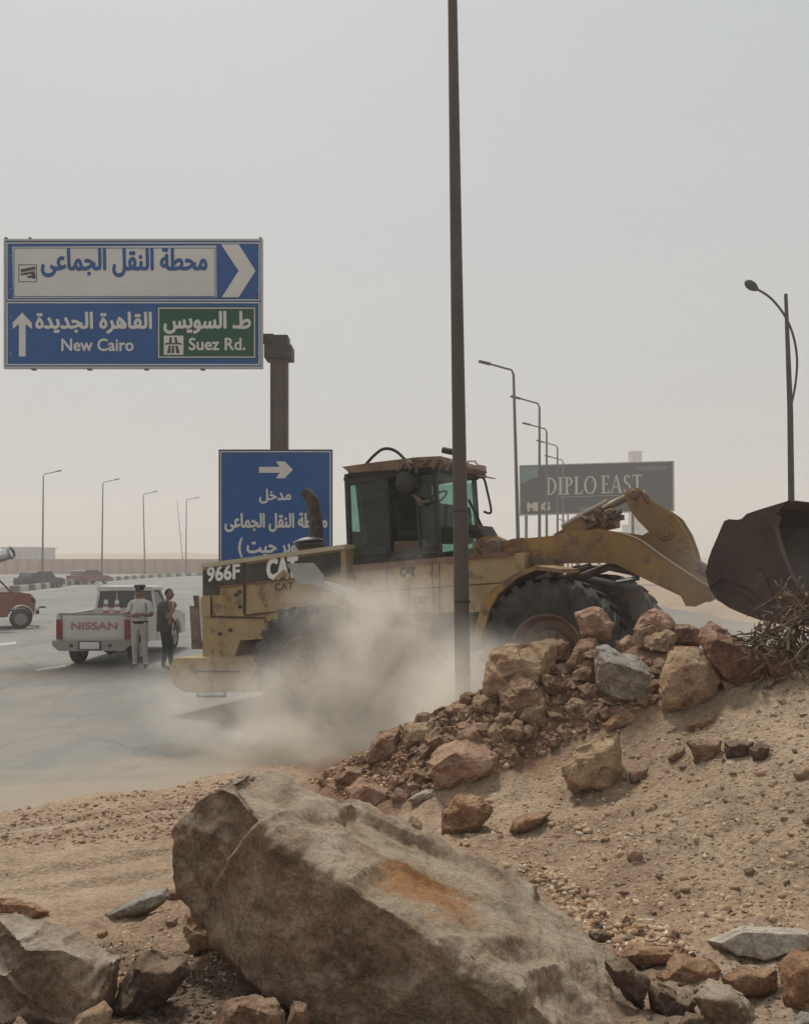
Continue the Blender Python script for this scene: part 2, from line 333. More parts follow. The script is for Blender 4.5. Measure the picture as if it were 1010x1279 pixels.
def roadmat():
    m, t, b = nodes_mat('dusty_asphalt')
    a = nz(t, .25, 8, .6, sc3=(1, .35, 1)); d = nz(t, 2.5, 8, .7); g = nz(t, 60, 3, .7)
    c = ramp(t, a.outputs[0], [(.3, (.15, .152, .148)), (.5, (.185, .187, .182)), (.7, (.22, .218, .205))])
    c = mix(t, .5, c, ramp(t, d.outputs[0], [(.3, (.75, .75, .75)), (.6, (1.08, 1.07, 1.05))]), 'MULTIPLY')
    c = mix(t, .5, c, ramp(t, g.outputs[0], [(.35, (.7, .7, .7)), (.6, (1.15, 1.15, 1.15))]), 'MULTIPLY')
    st_ = nz(t, 1.0, 6, .6, sc3=(1.6, .05, 1)); c = mix(t, .6, c, ramp(t, st_.outputs[0], [(.34, (.8, .8, .8)), (.5, (1, 1, 1)), (.66, (1.12, 1.11, 1.09))]), 'MULTIPLY')
    pt_ = nz(t, .55, 3, .5, dist=2.0); c = mix(t, .8, c, ramp(t, pt_.outputs[0], [(.35, (.82, .82, .82)), (.38, (1, 1, 1)), (.9, (1, 1, 1))]), 'MULTIPLY')
    vc = t.nodes.new('ShaderNodeTexVoronoi'); vc.feature = 'DISTANCE_TO_EDGE'; vc.inputs['Scale'].default_value = .45
    tcv = t.nodes.new('ShaderNodeTexCoord'); wv = t.nodes.new('ShaderNodeVectorMath'); wv.operation = 'MULTIPLY_ADD'; t.links.new(d.outputs['Color'], wv.inputs[0]); wv.inputs[1].default_value = (.5, .5, 0); t.links.new(tcv.outputs['Object'], wv.inputs[2]); t.links.new(wv.outputs[0], vc.inputs['Vector'])
    c = mix(t, mth(t, 'SUBTRACT', 1.0, fr(t, vc.outputs[0], .002, .010)), c, (.125, .122, .115))
    # sand spilled over the edge of the carriageway where the works are
    tc = t.nodes.new('ShaderNodeTexCoord'); mp = t.nodes.new('ShaderNodeMapping'); mp.vector_type = 'POINT'
    ang = math.atan2(9.9 - 7.8, -1.0 + 3.9)
    mp.inputs['Rotation'].default_value = (0, 0, -ang)
    p0 = Matrix.Rotation(-ang, 3, 'Z') @ Vector((-3.9, 7.8, 0)); mp.inputs['Location'].default_value = (0, -p0.y, 0)
    t.links.new(tc.outputs['Object'], mp.inputs[0]); sp = t.nodes.new('ShaderNodeSeparateXYZ'); t.links.new(mp.outputs[0], sp.inputs[0])
    n2 = nz(t, 1.1, 10, .7, sc3=(.6, 1.6, 1)); n3 = nz(t, .22, 6, .6)
    v = mth(t, 'ADD', sp.outputs[1], mth(t, 'MULTIPLY', mth(t, 'SUBTRACT', n2.outputs[0], .5), 5.0))
    k = t.nodes.new('ShaderNodeMapRange'); t.links.new(v, k.inputs[0]); k.inputs[1].default_value = 2.1; k.inputs[2].default_value = -.3; k.interpolation_type = 'SMOOTHSTEP'
    f2 = mth(t, 'MULTIPLY', fr(t, n3.outputs[0], .46, .66), .45)
    f = mth(t, 'MAXIMUM', mth(t, 'MULTIPLY', k.outputs[0], .7), f2)
    c = mix(t, f, c, (.34, .27, .195))
    t.links.new(c, b.inputs['Base Color']); b.inputs['Roughness'].default_value = .8; b.inputs['Specular IOR Level'].default_value = .25
    bump(t, b, g.outputs[0], .3, .005); return m
M['road'] = roadmat()

# ------------------------------------------------------------------ terrain
def vnoise(x, y, seed):
    xi = np.floor(x).astype(np.int64); yi = np.floor(y).astype(np.int64); fx = x - xi; fy = y - yi
    def h(a, b):
        n = (a * 374761393 + b * 668265263 + seed * 974711) & 0xffffffff
        n = ((n ^ (n >> 13)) * 1274126177) & 0xffffffff
        return ((n ^ (n >> 16)) & 0xffff) / 65535.0 - .5
    u = fx * fx * (3 - 2 * fx); v = fy * fy * (3 - 2 * fy)
    return (h(xi, yi) * (1 - u) + h(xi + 1, yi) * u) * (1 - v) + (h(xi, yi + 1) * (1 - u) + h(xi + 1, yi + 1) * u) * v
def fbm(x, y, f0, octs, seed, g=.5):
    s = 0; a = 1
    for i in range(octs):
        s = s + a * vnoise(x * f0 + i * 17.3, y * f0 - i * 9.1, seed + i); f0 *= 2.03; a *= g
    return s
ctl = [(1010, 845, 6.0), (900, 882, 6.2), (800, 903, 6.3), (700, 943, 6.4), (600, 975, 6.3), (520, 1012, 6.1), (1150, 800, 5.9), (1300, 780, 5.9),
       (1010, 1000, 4.7), (1010, 1180, 3.65), (1200, 1000, 4.6), (1200, 1200, 3.5), (900, 1000, 5.0), (800, 1100, 4.5), (800, 1180, 3.9), (900, 1279, 2.95), (1050, 1279, 2.95),
       (650, 1060, 5.0), (560, 1050, 5.3), (700, 1150, 4.2), (750, 1000, 5.6),
       (700, 850, 6.95), (600, 885, 6.95), (560, 900, 7.0), (500, 927, 7.0), (450, 952, 7.2), (400, 972, 7.9), (850, 808, 7.15), (780, 808, 7.15), (730, 824, 7.1), (950, 812, 7.1), (1010, 800, 7.1), (1200, 770, 7.1), (480, 985, 6.6), (440, 985, 6.9),
       (0, 1279, 2.8), (100, 1279, 2.8), (250, 1275, 2.85), (400, 1279, 2.85), (550, 1279, 2.8), (700, 1279, 2.8), (-150, 1279, 2.8),
       (0, 1180, 4.0), (150, 1170, 4.1), (260, 1150, 4.3), (0, 1130, 5.1), (130, 1125, 5.2), (230, 1120, 5.3), (350, 1100, 5.0), (450, 1080, 4.8), (-200, 1180, 4.0), (-200, 1130, 5.2)]
P = [tuple(W(*c)) for c in ctl]
P += [(x, y, -.03) for x, y in [(-7, 5.6), (-5, 6), (-3.2, 6), (-1.8, 6.3), (-1.6, 7.5), (-1.2, 8.6), (-.4, 8.9), (.3, 9.2), (-3, 8), (-5, 8), (-7, 9), (-4, 12), (0, 12), (-4.5, 9.3), (-3.6, 10.2), (-5.6, 9.8), (-2.6, 9.2), (-6, 7.9), (-1, 11), (0, 15), (-7, 15), (4, 15.5), (9, 16), (-7, 12), (-2, 10), (.2, 10.6)]]
P += [(1.4, 8.6, .45), (1.75, 9.4, .40), (3.2, 12.0, .36), (2.6, 10.6, .40), (4, 9.4, .5), (6, 9, .6), (9, 9, .6), (6, 12, .3), (9, 12, .3), (1.9, 11.8, .1), (2.5, 8.0, .9), (5, 8.0, 1.0), (8, 8, 1.0),
      (-7, 1.2, .85), (0, 1.2, .85), (5, 1.2, .9), (9, 1.2, 1.0), (9, 4, 1.3), (9, 6, 1.7), (0, 2, .78), (-3, 2, .8)]
P = np.array(P)
def tps_fit(P, lam=.004):
    n = len(P); d = np.hypot(P[:, None, 0] - P[None, :, 0], P[:, None, 1] - P[None, :, 1]); K = np.where(d > 0, d * d * np.log(d + 1e-12), 0) + lam * np.eye(n)
    A = np.zeros((n + 3, n + 3)); A[:n, :n] = K; A[:n, n] = 1; A[:n, n + 1:] = P[:, :2]; A[n, :n] = 1; A[n + 1:, :n] = P[:, :2].T
    return np.linalg.solve(A, np.concatenate([P[:, 2], [0, 0, 0]]))
cf = tps_fit(P)
def tps(x, y):
    n = len(P); s = cf[n] + cf[n + 1] * x + cf[n + 2] * y
    for i in range(n):
        d2 = (x - P[i, 0]) ** 2 + (y - P[i, 1]) ** 2 + 1e-12; s = s + cf[i] * .5 * d2 * np.log(d2)
    return s
GX0, GX1, GY0, GY1, ST = -7.0, 9.0, 1.2, 15.6, .035
gx = np.arange(GX0, GX1, ST); gy = np.arange(GY0, GY1, ST); X, Y = np.meshgrid(gx, gy)
hill = tps(X, Y)
hill = np.where((X < .2) & (Y > 7.6), np.minimum(hill, -.03 + np.clip((X + 1.6) * .4, 0, .5)), hill)
# sand verge beside the road: falls below the asphalt past a ragged line
ax_, ay_, bx_, by_ = -3.9, 7.8, -1.0, 9.9
L_ = math.hypot(bx_ - ax_, by_ - ay_)
sdist = .25 + ((X - ax_) * -(by_ - ay_) + (Y - ay_) * (bx_ - ax_)) / L_ + fbm(X, Y, .7, 5, 3) * 1.1
verge = np.clip(.01 - .10 * sdist, -.12, .03) + fbm(X, Y, 1.5, 5, 11) * .03
Hm = .5 * (hill + verge + np.sqrt((hill - verge) ** 2 + .0004))
k_ = np.clip(Hm / .25, 0, 1)
Hm += k_ * (fbm(X, Y, 1.3, 6, 5, .55) * .11 + fbm(X, Y, 7, 4, 21, .65) * .034)
# old tyre ruts in the verge
for off, dp in ((-.75, .035), (-1.05, .03), (-1.75, .04), (-2.1, .03), (-2.8, .03)):
    q = (((X - ax_) * -(by_ - ay_) * .55 + (Y - ay_) * (bx_ - ax_)) / L_) - off + .12 * np.sin(X * .9 + off)
    Hm += (1 - k_) * (-dp * np.exp(-(q / .05) ** 2) + dp * .7 * np.exp(-((q - .1) / .04) ** 2))
Hm += fbm(X, Y, 14, 3, 40, .6) * .010
edge = np.minimum(np.minimum(X - GX0, GX1 - X), GY1 - Y) / .8
Hm = np.where(edge < 1, Hm * np.clip(edge, 0, 1) - .06 * (1 - np.clip(edge, 0, 1)), Hm)
def height(x, y):
    i = min(max((x - GX0) / ST, 0), len(gx) - 2); j = min(max((y - GY0) / ST, 0), len(gy) - 2)
    a, b = int(i), int(j); u, v = i - a, j - b
    return float((Hm[b, a] * (1 - u) + Hm[b, a + 1] * u) * (1 - v) + (Hm[b + 1, a] * (1 - u) + Hm[b + 1, a + 1] * u) * v)
def hit(px, py, t0=1.6):
    t = t0
    while t < 15:
        p = W(px, py, t)
        if p.z < height(p.x, p.y): return p
        t += .02
    return None
nx_, ny_ = len(gx), len(gy)
me = bpy.data.meshes.new('rubble_ground')
co = np.stack([X.ravel(), Y.ravel(), Hm.ravel()], 1).astype(np.float32)
idx = np.arange(nx_ * ny_).reshape(ny_, nx_)
q = np.stack([idx[:-1, :-1], idx[:-1, 1:], idx[1:, 1:], idx[1:, :-1]], -1).reshape(-1, 4)
def np_mesh(me, co, faces):
    k = faces.shape[1]
    me.vertices.add(len(co)); me.vertices.foreach_set('co', np.ascontiguousarray(co, np.float32).ravel())
    me.loops.add(faces.size); me.loops.foreach_set('vertex_index', faces.ravel().astype(np.int32))
    me.polygons.add(len(faces)); me.polygons.foreach_set('loop_start', np.arange(0, faces.size, k, dtype=np.int32))
    me.update(calc_edges=True); me.validate()
np_mesh(me, co, q)
me.polygons.foreach_set('use_smooth', [True] * len(me.polygons))
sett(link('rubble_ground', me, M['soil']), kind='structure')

def sheet(name, pts, z, mat, **kw):
    bm = B(); bm.faces.new([bm.verts.new((x, y, z)) for x, y in pts])
    bmesh.ops.subdivide_edges(bm, edges=bm.edges, cuts=3, use_grid_fill=True)
    return sett(fin(bm, name, mat), kind='structure', **kw)
sheet('ground', [(-600, -30), (600, -30), (600, 620), (-600, 620)], -.09, M['desert'])
sheet('road', [(-62, 3.0), (13, 3.0), (13, 137), (-62, 137)], 0, M['road'])

# lane markings
def mark(pts, name='lane_marking', z=.005):
    bm = B(); V_ = []
    for px, py in pts:
        D = HC * F / (py - 700); V_.append(bm.verts.new(((px - 505) / F * D, D, z)))
    bm.faces.new(V_); return sett(fin(bm, name, M['marking']), kind='structure')
M['marking'] = paint('worn_white_road_paint', (.46, .45, .42), .8, 0, .2, 3, .5, (.3, .26, .2), bmp=0)
mark([(-40, 811), (-4, 807.3), (20, 804.6), (20, 801.8), (-4, 804.3), (-40, 808)])
mark([(44, 839), (83, 833), (82, 830.6), (46, 836)])
mark([(150, 779.5), (171, 776.5), (170, 775), (150, 777.6)])

# ------------------------------------------------------------------ far setting
kp = [Vector((-29.9, 50, 0)), Vector((-29.1, 61.6, 0)), Vector((-31.2, 74.2, 0)), Vector((-32.9, 86.3, 0)), Vector((-33.9, 105.5, 0)), Vector((-31.9, 121.7, 0)), Vector((-26, 134, 0)), Vector((-18, 141, 0))]
kc = arcpts(kp, 140)
kr = empty('kerb', kp[0]); kr['kind'] = 'structure'
bm = B(); prism(bm, [(0, 0, 0), (1.58, 0, 0), (1.58, .3, 0), (0, .3, 0)], (0, 0, .42)); box(bm, (.79, .15, .44), (1.5, .24, .05))
o0 = fin(bm, 'kerb_block', None, bev=.02); kme = {}
for kk in ('kerbwhite', 'kerbblack'):
    m2 = o0.data.copy(); m2.materials.append(M[kk]); kme[kk] = m2
bpy.data.objects.remove(o0)
acc = 0; k = 0; need = 0
for a, b in zip(kc, kc[1:]):
    L = (b - a).length
    while need <= acc + L:
        p = a + (b - a) * ((need - acc) / L); d = (b - a).normalized()
        o = bpy.data.objects.new('kerb_block', kme['kerbwhite' if k % 2 else 'kerbblack']); C.objects.link(o); o.parent = kr
        o.location = p - kr.location; o.rotation_euler = (0, 0, math.atan2(d.y, d.x)); need += 1.6; k += 1
    acc += L
# edge line on the road along the kerb
bm = B(); pv = None
for a, b in zip(kc, kc[1:]):
    d = (b - a).normalized(); n_ = Vector((d.y, -d.x, 0)); p1, p2 = a + n_ * 1.1, a + n_ * 1.35
    cur = (bm.verts.new((p1.x, p1.y, .005)), bm.verts.new((p2.x, p2.y, .005)))
    if pv: bm.faces.new((pv[0], pv[1], cur[1], cur[0]))
    pv = cur
sett(fin(bm, 'edge_line', M['marking']), kind='structure')

# boundary wall
wr = empty('boundary_wall', (-75, 142, 0), 'long low salmon panelled wall behind the kerb in the haze', 'wall')
bm = B(); box(bm, (40, 0, 1.2), (92, .3, 2.5)); fin(bm, 'wall_panel_run', M['wall'], wr)
bm = B(); box(bm, (40, 0, 2.52), (92, .5, .12)); fin(bm, 'coping', M['wallpost'], wr)
bm = B(); box(bm, (0, -.2, 1.22), (.42, .34, 2.6)); pl = fin(bm, 'pilaster', M['wallpost'], wr, bev=.03); pl.location = (-5, 0, 0)
for i in range(1, 46):
    c = pl.copy(); C.objects.link(c); c.parent = wr; c.location = (-5 + i * 2.0, 0, 0)

# hills in the haze
bm = B(); n = 90; a_ = []
for j, (yy, hh) in enumerate(((300, -.3), (345, .75), (400, 1.0), (470, -.3))):
    row = []
    for i in range(n + 1):
        x = -420 + i * 780 / n
        z = -.2 if hh < 0 else (6.4 + 2.8 * noise.noise(Vector((x * .011, j * .2, 3))) + .8 * noise.noise(Vector((x * .05, j, 1)))) * hh * (1 - .45 * max(0, min(1, (x + 40) / 150)))
        row.append(bm.verts.new((x, yy, z)))
    a_.append(row)
for r1, r2 in zip(a_, a_[1:]):
    for i in range(n): bm.faces.new((r1[i], r1[i + 1], r2[i + 1], r2[i]))
sett(fin(bm, 'hills', M['desert'], smooth=60), kind='structure')

def building(name, loc, sx, sy, h, mat, label, nw, nf, wmat=None, ptop=None):
    r = empty(name, loc, label, 'building')
    bm = B(); box(bm, (0, 0, h / 2), (sx, sy, h)); fin(bm, 'wall', mat, r)
    bm = B(); box(bm, (0, 0, h + .25), (sx + .6, sy + .6, .5)); fin(bm, 'roof', mat, r)
    bm = B(); box(bm, (0, -sy / 2 - .05, 0), (sx / nw * .5, .2, h / nf * .5)); wn = None
    for i in range(nw):
        for j in range(nf):
            if wn is None: wn = fin(bm, 'window', M['darkglass'], r); c = wn
            else: c = wn.copy(); C.objects.link(c); c.parent = r
            c.location = (-sx / 2 + sx * (i + .5) / nw, 0, h * (j + .5) / nf)
    return r
building('office_building', (-116, 250, 0), 11, 12, 5.9, M['farbuild'], 'long low grey building with vertical bays fading in dust beyond the wall', 7, 2)
building('apartment_block', (95, 318, 0), 15, 14, 16, M['farbeige'], 'pale stepped block seen faintly through the gap in the loader arm', 4, 6)
tw = building('tower_building', (91.5, 321, 0), 4, 5, 45, M['farbuild'], 'narrow hazy tower rising behind the top edge of the dark billboard', 2, 12)

# ------------------------------------------------------------------ street lamps
def lamp(name, X, D, Ht, dirx, label, group, leanx=0, arm=1.25, r=.09):
    root = empty(name, (X, D, 0), label, 'street lamp', group)
    bm = B(); tube(bm, [(0, 0, 0), (leanx * .5, 0, Ht * .5), (leanx, 0, Ht - .25)], [r * 1.25, r, r * .72], 10); fin(bm, 'post', M['galv'], root, 40)
    bm = B(); tube(bm, [(0, 0, 0), (0, 0, .5)], [r * 1.7, r * 1.7], 10); box(bm, (0, 0, .02), (.5, .5, .04)); fin(bm, 'base', M['galv'], root, 40)
    bm = B(); pts = arcpts([(leanx, 0, Ht - .35), (leanx + dirx * .1, 0, Ht - .06), (leanx + dirx * .4, 0, Ht + .04), (leanx + dirx * arm, 0, Ht + .28)], 14)
    tube(bm, pts, r * .55, 8); fin(bm, 'arm', M['galv'], root, 40)
    bm = B(); m = Matrix.Rotation(-dirx * R(14), 3, 'Y'); box(bm, (leanx + dirx * (arm + .22), 0, Ht + .33), (.62, .26, .11), m); fin(bm, 'lamp_head', M['dark'], root, 40, bev=.03)
    return root
for i, (px, ty, D) in enumerate([(645, 461, 41), (673.5, 503, 49.5), (682.5, 535, 59), (696, 556, 68), (703, 574, 78)]):
    Xw = (px - 505) / F * D; z = HC + (700 - ty) * D / F
    lamp('street_lamp', (px + 4 - 505) / F * D if i == 0 else Xw, D, z, -1, ['tallest and nearest of the grey lamp posts over the dark billboard\'s left edge', 'second lamp post in the row, crossing the billboard\'s left teal patch', 'third lamp post of the row, crossing the first billboard letter', 'fourth lamp post of the row, its arm just above the billboard', 'fifth and faintest single-arm lamp post above the billboard'][i], 'lamp posts along the road behind the loader', leanx=-.32 if i == 0 else 0)
for i, (px, D) in enumerate([(709, 92), (714, 107), (719.5, 122), (724, 140)]):
    lamp('street_lamp', (px - 505) / F * D, D, 11.6 if i < 1 else 7.4, -1, 'thin hazy post among the cluster under the dark billboard', 'lamp posts along the road behind the loader')
for i, (px, ty, D, ln) in enumerate([(53, 592, 90, .1), (127, 602, 99, .15), (181, 617, 117, -.25), (232, 624, 128, .1)]):
    z = HC + (700 - ty) * D / F
    lamp('street_lamp', (px - 505) / F * D, D, z, 1, ['leftmost thin lamp post, rising behind the dark car on the far road', 'lamp post rising behind the maroon car on the far road', 'leaning lamp post above the kerb between the maroon car and the blue sign', 'most distant lamp post, just left of the square blue sign'][i], 'lamp posts on the far carriageway', ln, arm=1.5)
# slanting mast in the haze
mr = empty('slanted_mast', ((226 - 505) / F * 180, 180, 0), 'very faint slanting mast left of the farthest lamp post', 'mast')
bm = B(); tube(bm, [(.6, 0, 0), (-.9, 0, 16)], [.12, .05], 6); fin(bm, 'pole', M['galv'], mr)
bm = B(); tube(bm, [(-.2, 0, 8), (.5, 0, 8.1)], .05, 6); fin(bm, 'crossbar', M['galv'], mr)

# tall pole in front of the loader
D = 8.6
pr = empty('lamp_pole', ((579.5 - 505) / F * D, D, 0), 'tall dark brown-grey pole standing in front of the loader cab', 'pole')
bm = B(); tx = (565 - 505) / F * D - pr.location.x
tube(bm, [(0, 0, -.1), (tx * .33, 0, 2.8), (tx * .67, 0, 5.5), (tx, 0, 8.31), (tx * 1.3, 0, 11)], [.086, .078, .064, .05, .04], 20); fin(bm, 'post', M['pole'], pr, 40)
bm = B(); box(bm, (0, 0, .03), (.42, .42, .05)); tube(bm, [(0, 0, .05), (0, 0, .3)], [.1, .09], 16); fin(bm, 'base', M['pole'], pr, 40)
bm = B(); box(bm, (-.02, -.082, .95), (.09, .015, .3)); fin(bm, 'hatch', M['dark'], pr, bev=.004)
bm = B(); tube(bm, [(tx * .18, 0, 1.9), (tx * .18, 0, 1.93)], .088, 20); tube(bm, [(tx * .34, 0, 2.86), (tx * .34, 0, 2.885)], .083, 20); fin(bm, 'weld_band', M['dark'], pr, 40)
bm = B(); tube(bm, arcpts([(tx * 1.3, 0, 10.9), (tx * 1.3 + .3, .2, 11.4), (tx * 1.3 + 1.3, .8, 11.6)], 12), .03, 8); fin(bm, 'arm', M['pole'], pr, 40)
bm = B(); box(bm, (tx * 1.3 + 1.5, .9, 11.6), (.6, .25, .1), Matrix.Rotation(R(30), 3, 'Z')); fin(bm, 'lamp_head', M['dark'], pr, bev=.03)
# decorative lamp with curved arm on the right
D = 25.0
dr = empty('curved_street_lamp', W(990, 700, D) - Vector((0, 0, HC)), 'black street lamp with long bowed arm behind the loader bucket', 'street lamp')
bm = B(); tube(bm, [W(990, 794, D), W(986.5, 512, D), W(981, 367, D)], [.105, .085, .05], 12); fin(bm, 'post', M['dark'], dr, 40, world=True)
bm = B(); tube(bm, arcpts([W(986.5, 513, D), W(993, 480, D), W(995, 448, D), W(990, 418, D), W(979, 393, D), W(962, 372, D), W(942, 359, D)], 40), .035, 8); fin(bm, 'curved_arm', M['dark'], dr, 40, world=True)
bm = B(); a = W(946, 362, D); b = W(930, 351, D); tube(bm, [a + (b - a) * t for t in (0, .15, .4, .7, .9, 1)], [.04, .09, .135, .13, .085, .02], 12); fin(bm, 'lamp_head', M['dark'], dr, 60, world=True)

# ------------------------------------------------------------------ lettering
AR = {'ا': (0xFE8D, 0), 'ب': (0xFE8F, 1), 'ة': (0xFE93, 0), 'ت': (0xFE95, 1), 'ج': (0xFE9D, 1), 'ح': (0xFEA1, 1), 'خ': (0xFEA5, 1), 'د': (0xFEA9, 0), 'ر': (0xFEAD, 0),
      'س': (0xFEB1, 1), 'ط': (0xFEC1, 1), 'ع': (0xFEC9, 1), 'ق': (0xFED5, 1), 'ل': (0xFEDD, 1), 'م': (0xFEE1, 1), 'ن': (0xFEE5, 1), 'ه': (0xFEE9, 1), 'و': (0xFEED, 0), 'ى': (0xFEEF, 0), 'ي': (0xFEF1, 1)}
def shape(s):
    o = []
    for i, ch in enumerate(s):
        if ch not in AR: o.append({'(': ')', ')': '('}.get(ch, ch)); continue
        pj = i > 0 and s[i - 1] in AR and AR[s[i - 1]][1]; nj = AR[ch][1] and i + 1 < len(s) and s[i + 1] in AR
        o.append(chr(AR[ch][0] + (3 if pj and nj else 1 if pj else 2 if nj else 0)))
    return ''.join(o[::-1])
def textmesh(body):
    """outlines of the words, filled by winding number (the Arabic glyphs overlap themselves)"""
    c = bpy.data.curves.new('t', 'FONT'); c.body = body; c.size = 1; c.resolution_u = 3; c.fill_mode = 'NONE'
    o = bpy.data.objects.new('t', c); C.objects.link(o); bpy.context.view_layer.update()
    me = bpy.data.meshes.new_from_object(o.evaluated_get(bpy.context.evaluated_depsgraph_get()))
    v = np.array([list(x.co)[:2] for x in me.vertices]); ed = [tuple(e.vertices) for e in me.edges]
    bpy.data.objects.remove(o); bpy.data.curves.remove(c); bpy.data.meshes.remove(me)
    nb = {}
    for a, b in ed: nb.setdefault(a, []).append(b); nb.setdefault(b, []).append(a)
    segs = []; seen = set(); loops = []
    for st in sorted(nb):
        if st in seen: continue
        lp = [st]; seen.add(st); cur = st + 1 if st + 1 in nb[st] else nb[st][0]
        while cur not in seen:
            lp.append(cur); seen.add(cur); nx = [q for q in nb[cur] if q not in seen]
            if not nx: break
            cur = nx[0]
        loops.append(lp)
    edges = [(lp[i], lp[(i + 1) % len(lp)]) for lp in loops for i in range(len(lp))]
    r = geometry.delaunay_2d_cdt([Vector(p) for p in v.tolist()], edges, [], 0, 1e-6)
    nv = np.array([list(p) for p in r[0]]); A_ = v[[e[0] for e in edges]]; B_ = v[[e[1] for e in edges]]; f = []
    for t_ in r[2]:
        cx, cy = nv[list(t_)].mean(0)
        up = (A_[:, 1] <= cy) & (B_[:, 1] > cy); dn = (A_[:, 1] > cy) & (B_[:, 1] <= cy)
        cr = (B_[:, 0] - A_[:, 0]) * (cy - A_[:, 1]) - (cx - A_[:, 0]) * (B_[:, 1] - A_[:, 1])
        if int((up & (cr > 0)).sum()) - int((dn & (cr < 0)).sum()) != 0: f.append(list(t_))
    mn, mxx = v.min(0), v.max(0)
    return (nv - mn) / (mxx - mn), f, 1
def text(name, body, O, U, V, mat, parent, bold=.03, bx=1.0, world=True):
    """lettering fitted to the box O, O+U, O+V; bold = stroke thickening as a share of the height"""
    v, f, asp = textmesh(body); O, U, V = Vector(O), Vector(U), Vector(V); N = U.cross(V).normalized()
    bm = B(); hh = V.length; off = [(0, 0)]
    if bold: off += [(bx, 0), (-bx, 0), (0, 1), (0, -1), (.7 * bx, .7), (-.7 * bx, .7), (.7 * bx, -.7), (-.7 * bx, -.7)]
    for k, (du, dv) in enumerate(off):
        vs = [bm.verts.new(O + U * float(a) + V * float(b) + U.normalized() * du * bold * hh + V.normalized() * dv * bold * hh + N * (.0004 * k)) for a, b in v]
        for fc in f:
            try: bm.faces.new([vs[i] for i in fc])
            except ValueError: pass
    if world and parent is not None: bm.transform(parent.matrix_basis.inverted())
    me = bpy.data.meshes.new(name); bm.to_mesh(me); bm.free()
    return link(name, me, mat, parent)

# ------------------------------------------------------------------ road signs on one post
SD = 21.7
def sbox(x0, y0, x1, y1, name, mat, parent, d0=SD, th=.04, bev=0):
    bm = B(); prism(bm, [W(x0, y0, d0), W(x1, y0, d0), W(x1, y1, d0), W(x0, y1, d0)], (0, th, 0)); return fin(bm, name, mat, parent, world=True, bev=bev)
def spoly(pts, name, mat, parent, d0, th=.004):
    bm = B(); prism(bm, [W(x, y, d0) for x, y in pts], (0, th, 0)); return fin(bm, name, mat, parent, world=True)
def sframe(x0, y0, x1, y1, wd, name, mat, parent, d0, th=.004):
    bm = B()
    for q_ in ([(x0, y0), (x1, y0), (x1, y0 + wd), (x0, y0 + wd)], [(x0, y1 - wd), (x1, y1 - wd), (x1, y1), (x0, y1)], [(x0, y0 + wd), (x0 + wd, y0 + wd), (x0 + wd, y1 - wd), (x0, y1 - wd)], [(x1 - wd, y0 + wd), (x1, y0 + wd), (x1, y1 - wd), (x1 - wd, y1 - wd)]):
        prism(bm, [W(x, y, d0) for x, y in q_], (0, th, 0))
    return fin(bm, name, mat, parent, world=True)
def stext(body, x0, y0, x1, y1, mat, parent, d0, bold=.035, name='lettering'):
    return text(name, body, W(x0, y1, d0), W(x1, y1, d0) - W(x0, y1, d0), W(x0, y0, d0) - W(x0, y1, d0), mat, parent, bold)
gp = empty('sign_post', ((349 - 505) / F * 22.1, 22.1, 0), 'rusty square post carrying both blue road signs', 'post')
bm = B(); w2 = .19
for z0, z1 in ((0, 8.3),): box(bm, (0, 0, (z0 + z1) / 2), (w2 * 2, .36, z1 - z0))
fin(bm, 'post', M['postrust'], gp, bev=.02)
for sx in (-.2, .2):
    bm = B(); box(bm, (sx, 0, 4.15), (.045, .42, 8.28)); fin(bm, 'flange', M['postrust'], gp, bev=.01)
bm = B(); box(bm, (0, -.02, 8.0), (.74, .62, .36)); fin(bm, 'bracket', M['dark'], gp, bev=.02)
bm = B(); box(bm, (-.05, 0, 8.3), (.62, .5, .32)); fin(bm, 'beam_end', M['dark'], gp, bev=.02)
bm = B(); box(bm, (-3.6, .05, 8.42), (6.9, .24, .24)); fin(bm, 'beam', M['dark'], gp, bev=.02)
bm = B(); box(bm, (-4.1, .05, 9.9), (6.4, .2, .2)); fin(bm, 'upper_beam', M['dark'], gp, bev=.02)
bm = B(); box(bm, (0, 0, .05), (.9, .9, .1)); fin(bm, 'base_plate', M['dark'], gp, bev=.01)

su = empty('direction_sign', W(166, 459, SD), 'large blue overhead direction sign with green panel and white chevron', 'road sign')
sbox(5, 299, 327.5, 459, 'sign_board', M['blue'], su, SD, .07)
sframe(4.4, 298, 328, 460, 2.4, 'rim', M['aluminium'], su, SD - .02, .10)
e1 = SD - .012
sframe(8, 302.5, 324.5, 375, 1.3, 'upper_border', M['signwhite'], su, e1)
sframe(8, 377, 324.5, 456, 1.5, 'lower_border', M['signwhite'], su, e1)
spoly([(15.5, 308), (270, 306.5), (270.5, 371), (16.5, 372)], 'white_panel', M['signwhite'], su, e1)
sframe(17, 309, 269, 370.5, .9, 'panel_line', M['blue'], su, e1 - .006)
spoly([(276, 305), (298, 305), (319, 338), (298, 371), (277, 371), (298, 338)], 'chevron', M['signwhite'], su, e1)
for px in (87, 168, 249): sbox(px, 300.5, px + .35, 457.5, 'sheet_joint', M['dark'], su, SD - .003, .004)
for py in (318, 360, 395, 440):
    for px in (12.5, 322): sbox(px, py, px + 1.1, py + 1.1, 'rivet', M['aluminium'], su, SD - .03, .02)
stext(shape('محطة النقل الجماعى'), 52, 310, 258, 345, M['blue'], su, e1 - .008, .03)
stext(shape('القاهرة الجديدة'), 45, 390, 189, 416, M['signwhite'], su, e1, .035)
stext('New Cairo', 77, 423, 166.5, 438, M['signwhite'], su, e1, .03)
spoly([(27.6, 390), (39.7, 403), (39.7, 410.6), (32, 404.5), (32, 445), (23.6, 445), (23.6, 404.5), (15.8, 410.6), (15.8, 403)], 'up_arrow', M['signwhite'], su, e1)
